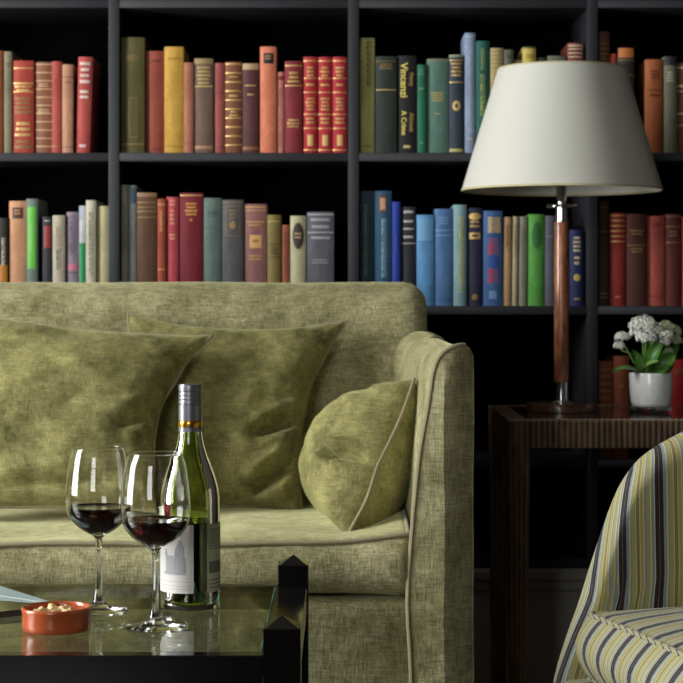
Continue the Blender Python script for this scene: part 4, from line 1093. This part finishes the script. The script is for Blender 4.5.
def cluster(px__, py__, dy, R_, n, mat, sq=.8):
    c_ = Vector(PP(px__, py__, dy)); m = MB()
    for k in range(n):
        ph = PI * (3 - math.sqrt(5)) * k; zz = 1 - 1.35 * (k + .5) / n; rr_ = math.sqrt(max(0, 1 - zz * zz))
        dr = Vector((rr_ * math.cos(ph), rr_ * math.sin(ph), zz * sq)).normalized()
        p = c_ + Vector((dr.x * R_, dr.y * R_, dr.z * R_ * sq)) * random.uniform(.86, 1.05)
        t1 = dr.orthogonal().normalized(); t2 = dr.cross(t1); off = random.uniform(0, PI / 2)
        fr_ = .0056 * random.uniform(.85, 1.15)
        for q in range(4):
            a_ = off + q * PI / 2
            d1 = t1 * math.cos(a_) + t2 * math.sin(a_); d2 = dr.cross(d1)
            pts = [p, p + d1 * fr_ * .5 + d2 * fr_ * .42 + dr * .0008, p + d1 * fr_ * 1.15 + dr * .0002, p + d1 * fr_ * .5 - d2 * fr_ * .42 + dr * .0008, p + d1 * fr_ * .55 + dr * .0026]
            m.add(pts, [(0, 1, 4), (1, 2, 4), (2, 3, 4), (3, 0, 4), (0, 3, 2, 1)])
    m.build('flower_cluster', mat, pl, plo)
cl = [(643, 326, -.02, .026, 46, M_petal), (654, 331, -.01, .020, 30, M_petal), (646, 338, -.04, .020, 30, M_petal), (637, 334, -.02, .014, 18, M_petal), (622, 337, -.02, .013, 18, M_petal), (619, 346, -.02, .0095, 12, M_petal), (666, 336, -.03, .013, 18, M_petal), (665, 342, -.035, .009, 12, M_petal), (672, 332, .02, .017, 22, M_petal2), (675, 341, .01, .014, 18, M_petal2), (666, 327, .03, .014, 18, M_petal2), (669, 352, -.02, .007, 8, M_petal2)]
for c_ in cl: cluster(*c_)
m = MB()
for (a_, b_, c2, d2, dy) in ((644, 374, 646, 342, -.02), (646, 374, 642, 334, -.01), (640, 372, 624, 344, -.02), (650, 374, 664, 344, -.02), (652, 374, 672, 338, .01), (638, 356, 621, 350, -.02)):
    m.tube([PP(a_, b_, 0), PP((a_ + c2) / 2 - .5, (b_ + d2) / 2, dy), PP(c2, d2, dy)], .0018, 6)
m.build('stem', M_stem, pl, plo)

# ------------------------------------------------------------------ striped armchair
fv = Vector((-.976, -.2185, 0)).normalized(); ev = Vector((.2185, -.976, 0)).normalized()
P1 = Vector((X(590, 2.5), 2.5, 0)); SH = Z(612, 2.5)
Wd = .56; Dp = .52
def LP(a_, b_, z): return P1 + ev * a_ - fv * b_ + Vector((0, 0, z))     # a: across towards the camera, b: back from the front edge
chc = LP(Wd / 2, Dp / 2, 0)
ch = empty('armchair', tuple(chc), 'striped upholstered tub armchair in yellow, plum and grey at lower right', 'armchair')
cho = ch.location
# shell plan path (inner face): far side front -> back -> near side front
def path(s_):
    g_ = .012; R_ = .2; A = Dp - R_ + .06; half = (Wd + 2 * g_ - 2 * R_)
    L1 = A; L2 = L1 + PI / 2 * R_; L3 = L2 + half; L4 = L3 + PI / 2 * R_; L5 = L4 + A
    b0 = -.042
    if s_ < L1: return (-g_, b0 + s_), (-1, 0)
    if s_ < L2:
        t_ = (s_ - L1) / R_; return (-g_ + R_ - R_ * math.cos(t_), b0 + A + R_ * math.sin(t_)), (-math.cos(t_), math.sin(t_))
    if s_ < L3: return (-g_ + R_ + s_ - L2, b0 + A + R_), (0, 1)
    if s_ < L4:
        t_ = (s_ - L3) / R_; return (-g_ + R_ + half + R_ * math.sin(t_), b0 + A + R_ * math.cos(t_)), (math.sin(t_), math.cos(t_))
    return (Wd + g_, b0 + A - (s_ - L4)), (1, 0)
R_ = .2; A = Dp - R_ + .06; TOT = 2 * A + PI * R_ + (Wd + .024 - 2 * R_)
otl = [(0, .002, .29), (.012, .010, .335), (.024, .028, .385), (.036, .048, .43), (.052, .070, .488), (.070, .090, .541), (.088, .110, .586), (.115, .133, .616), (.15, .165, .638), (.2, .211, .660), (.26, .267, .684), (.34, .344, .718), (.45, .45, .755), (.6, .6, .785), (TOT / 2, TOT / 2, .80)]
otl = [tuple(v) for v in cr(otl, 6)]
sb = [(a_, b_) for a_, b_, c_ in otl]; hb_ = [(a_, c_) for a_, b_, c_ in otl]
zs_ = [(0, 0)] + [(c_, b_) for a_, b_, c_ in otl if c_ < .445]
cols = []
s_ = 0
while s_ < TOT / 2: cols.append(s_); s_ += .004 if s_ < .12 else .012
cols.append(TOT / 2); cols = cols + [TOT - c_ for c_ in reversed(cols[:-1])]
TH = .062
vs = []; fs = []; uvs = []
rows = None
for s0 in cols:
    far = s0 <= TOT / 2; q = s0 if far else TOT - s0
    st_ = interp(sb, q); ht = interp(hb_, q)
    thk = TH * min(1, math.sqrt(max(.0, (q + .0008) / .05)))
    col_ = []
    r2 = min(thk / 2, .031)
    for k in range(13): col_.append((0, .06 + (ht - r2 - .06) * k / 12))
    for k in range(1, 8): a_ = PI * k / 8; col_.append((r2 - r2 * math.cos(a_), ht - r2 + r2 * math.sin(a_)))
    for k in range(13): col_.append((2 * r2 + 0.0, ht - r2 - (ht - r2 - .06) * k / 12))
    rows = len(col_)
    for (o_, z) in col_:
        tt = min(1, max(0, (z - .06) / (ht - .06)))
        lean = (st_ - q) * tt ** 1.2
        # lean back of the back rest
        s1 = q + lean; s1 = s1 if far else TOT - s1
        (a_, b_), (na, nb2) = path(s1)
        flare = .05 * max(0, z - .35) * 2.2
        cen_off = (TH - thk) * .35
        off = o_ + cen_off
        vs.append(LP(a_ + na * (off + flare * .4), b_ + nb2 * (off + flare), z))
        sq = s1 if far else TOT - s1
        so_ = interp(zs_, z); u_ = sq - so_ * math.exp(-max(0, sq - so_) / .12)
        wq = min(1, max(0, (.17 - q) / .07)); u_ -= o_ * wq
        uvs.append((u_ * .85 + .012 if far else -u_ * .85, z))
for i in range(len(cols) - 1):
    for k in range(rows - 1): fs.append((i * rows + k, i * rows + k + 1, (i + 1) * rows + k + 1, (i + 1) * rows + k))
fs.append(tuple(range(rows))); fs.append(tuple((len(cols) - 1) * rows + k for k in range(rows)))
obj('back_shell', vs, fs, M_stripe, ch, cho, uvs=uvs, sharp=math.radians(60))
# seat cushion
def pillow_block(a0, a1, b0, b1, z0, z1, r_, crown, bulge, name, uoff=0.0, seed=0):
    mb = rounded_block(a0, a1, b0, b1, z0, z1, r_, 26, 24, 8)
    out_ = []; uu = []
    for p in mb.v:
        ta = (p.x - a0) / (a1 - a0); tb = (p.y - b0) / (b1 - b0); tz = (p.z - z0) / (z1 - z0)
        sa = math.sin(PI * min(max(ta, 0), 1)); sb_ = math.sin(PI * min(max(tb, 0), 1)); sz = math.sin(PI * min(max(tz, 0), 1))
        z = p.z + crown * (sa * sb_) ** .6 * (1 if tz > .5 else -.2) * abs(tz - .5) * 2
        b_ = p.y - bulge * sz * (1 - tb) ** 4 * (.5 + .5 * sa ** .5); a_ = p.x - bulge * .6 * sz * (1 - ta) ** 6 + bulge * .6 * sz * ta ** 6
        out_.append(LP(a_, b_, z)); uu.append((p.x + uoff + .006 * noise.noise(Vector((p.x * 3, p.y * 3 + seed, 0))), p.z))
    return obj(name, out_, mb.f, M_stripe, ch, cho, uvs=uu, sharp=PI)
cz0 = SH - .092
sc = pillow_block(0, Wd, 0, Dp, cz0, SH, .012, .030, .030, 'seat_cushion', .012)
M_strpipe = M_stripe
# piping around the cushion top edge, twisted light/dark cord
def cord(pts, name, parent):
    m = MB().tube(pts, .0038, 8)
    n = 8; L_ = 0; us = []
    for i in range(len(pts)):
        if i: L_ += (Vector(pts[i]) - Vector(pts[i - 1])).length
        for k in range(n): us.append((L_ * 2.4 + k * .004, 0))
    m.uv = us
    m.build(name, M_strpipe, parent, cho, uv=True)
pts = [LP(.002, .30 - .01 * k, SH - .003) for k in range(30)] + [LP(.001 + (Wd - .002) * k / 60, .0 - .001, SH - .003 + .0045 * math.sin(PI * k / 60)) for k in range(61)]
cord(pts, 'piping', sc)
pts = [LP(.001 + (Wd - .002) * k / 60, -.002, cz0 + .004) for k in range(61)]
cord(pts, 'piping', sc)
# upholstered front rail below the cushion, bulging forward
pillow_block(-.02, Wd + .02, -.045, Dp * .9, .13, cz0 + .004, .022, .006, .02, 'seat_base', .03, 3)
pts = [LP(-.015 + (Wd + .03) * k / 60, -.044, cz0 - .012) for k in range(61)]
cord(pts, 'piping', ch)
for (a_, b_) in ((.02, -.03), (Wd - .02, -.03), (.04, Dp + .02), (Wd - .04, Dp + .02)):
    c_ = LP(a_, b_, 0)
    MB().lathe([(0, 0), (.012, 0), (.02, .14), (0, .14)], c_.x, c_.y, 0, 16).build('leg', M_black_lacquer, ch, cho)

# ------------------------------------------------------------------ light
def area(name, loc, rot, sx, sy, power, col=(1, 1, 1)):
    l = bpy.data.lights.new(name, 'AREA'); l.shape = 'RECTANGLE'; l.size = sx; l.size_y = sy; l.energy = power; l.color = col
    o = bpy.data.objects.new(name, l); COL.objects.link(o); o.location = loc; o.rotation_euler = rot; return o
# daylight just outside each window
a, b, c, d = W1
area('daylight_side_window', (XL - .16, (a + b) / 2, (c + d) / 2), (0, -PI / 2, 0), d - c, b - a, 188, (1.0, .995, .965))
a, b, c, d = W2
area('daylight_front_window', ((a + b) / 2, YF - .16, (c + d) / 2), (PI / 2, 0, 0), b - a, d - c, 46, (1.0, .995, .97))
wd = bpy.data.worlds.new('World'); SC.world = wd; wd.use_nodes = True
wd.node_tree.nodes['Background'].inputs[0].default_value = (.75, .85, 1, 1); wd.node_tree.nodes['Background'].inputs[1].default_value = 1.0

# ------------------------------------------------------------------ render look
SC.view_settings.view_transform = 'Standard'; SC.view_settings.look = 'None'; SC.view_settings.gamma = 1
SC.view_settings.use_curve_mapping = False; SC.view_settings.exposure = 0.04
SC.cycles.use_denoising = True
SC.cycles.max_bounces = 14; SC.cycles.transmission_bounces = 12; SC.cycles.transparent_max_bounces = 16; SC.cycles.diffuse_bounces = 3; SC.cycles.glossy_bounces = 5
SC.cycles.sample_clamp_indirect = 6
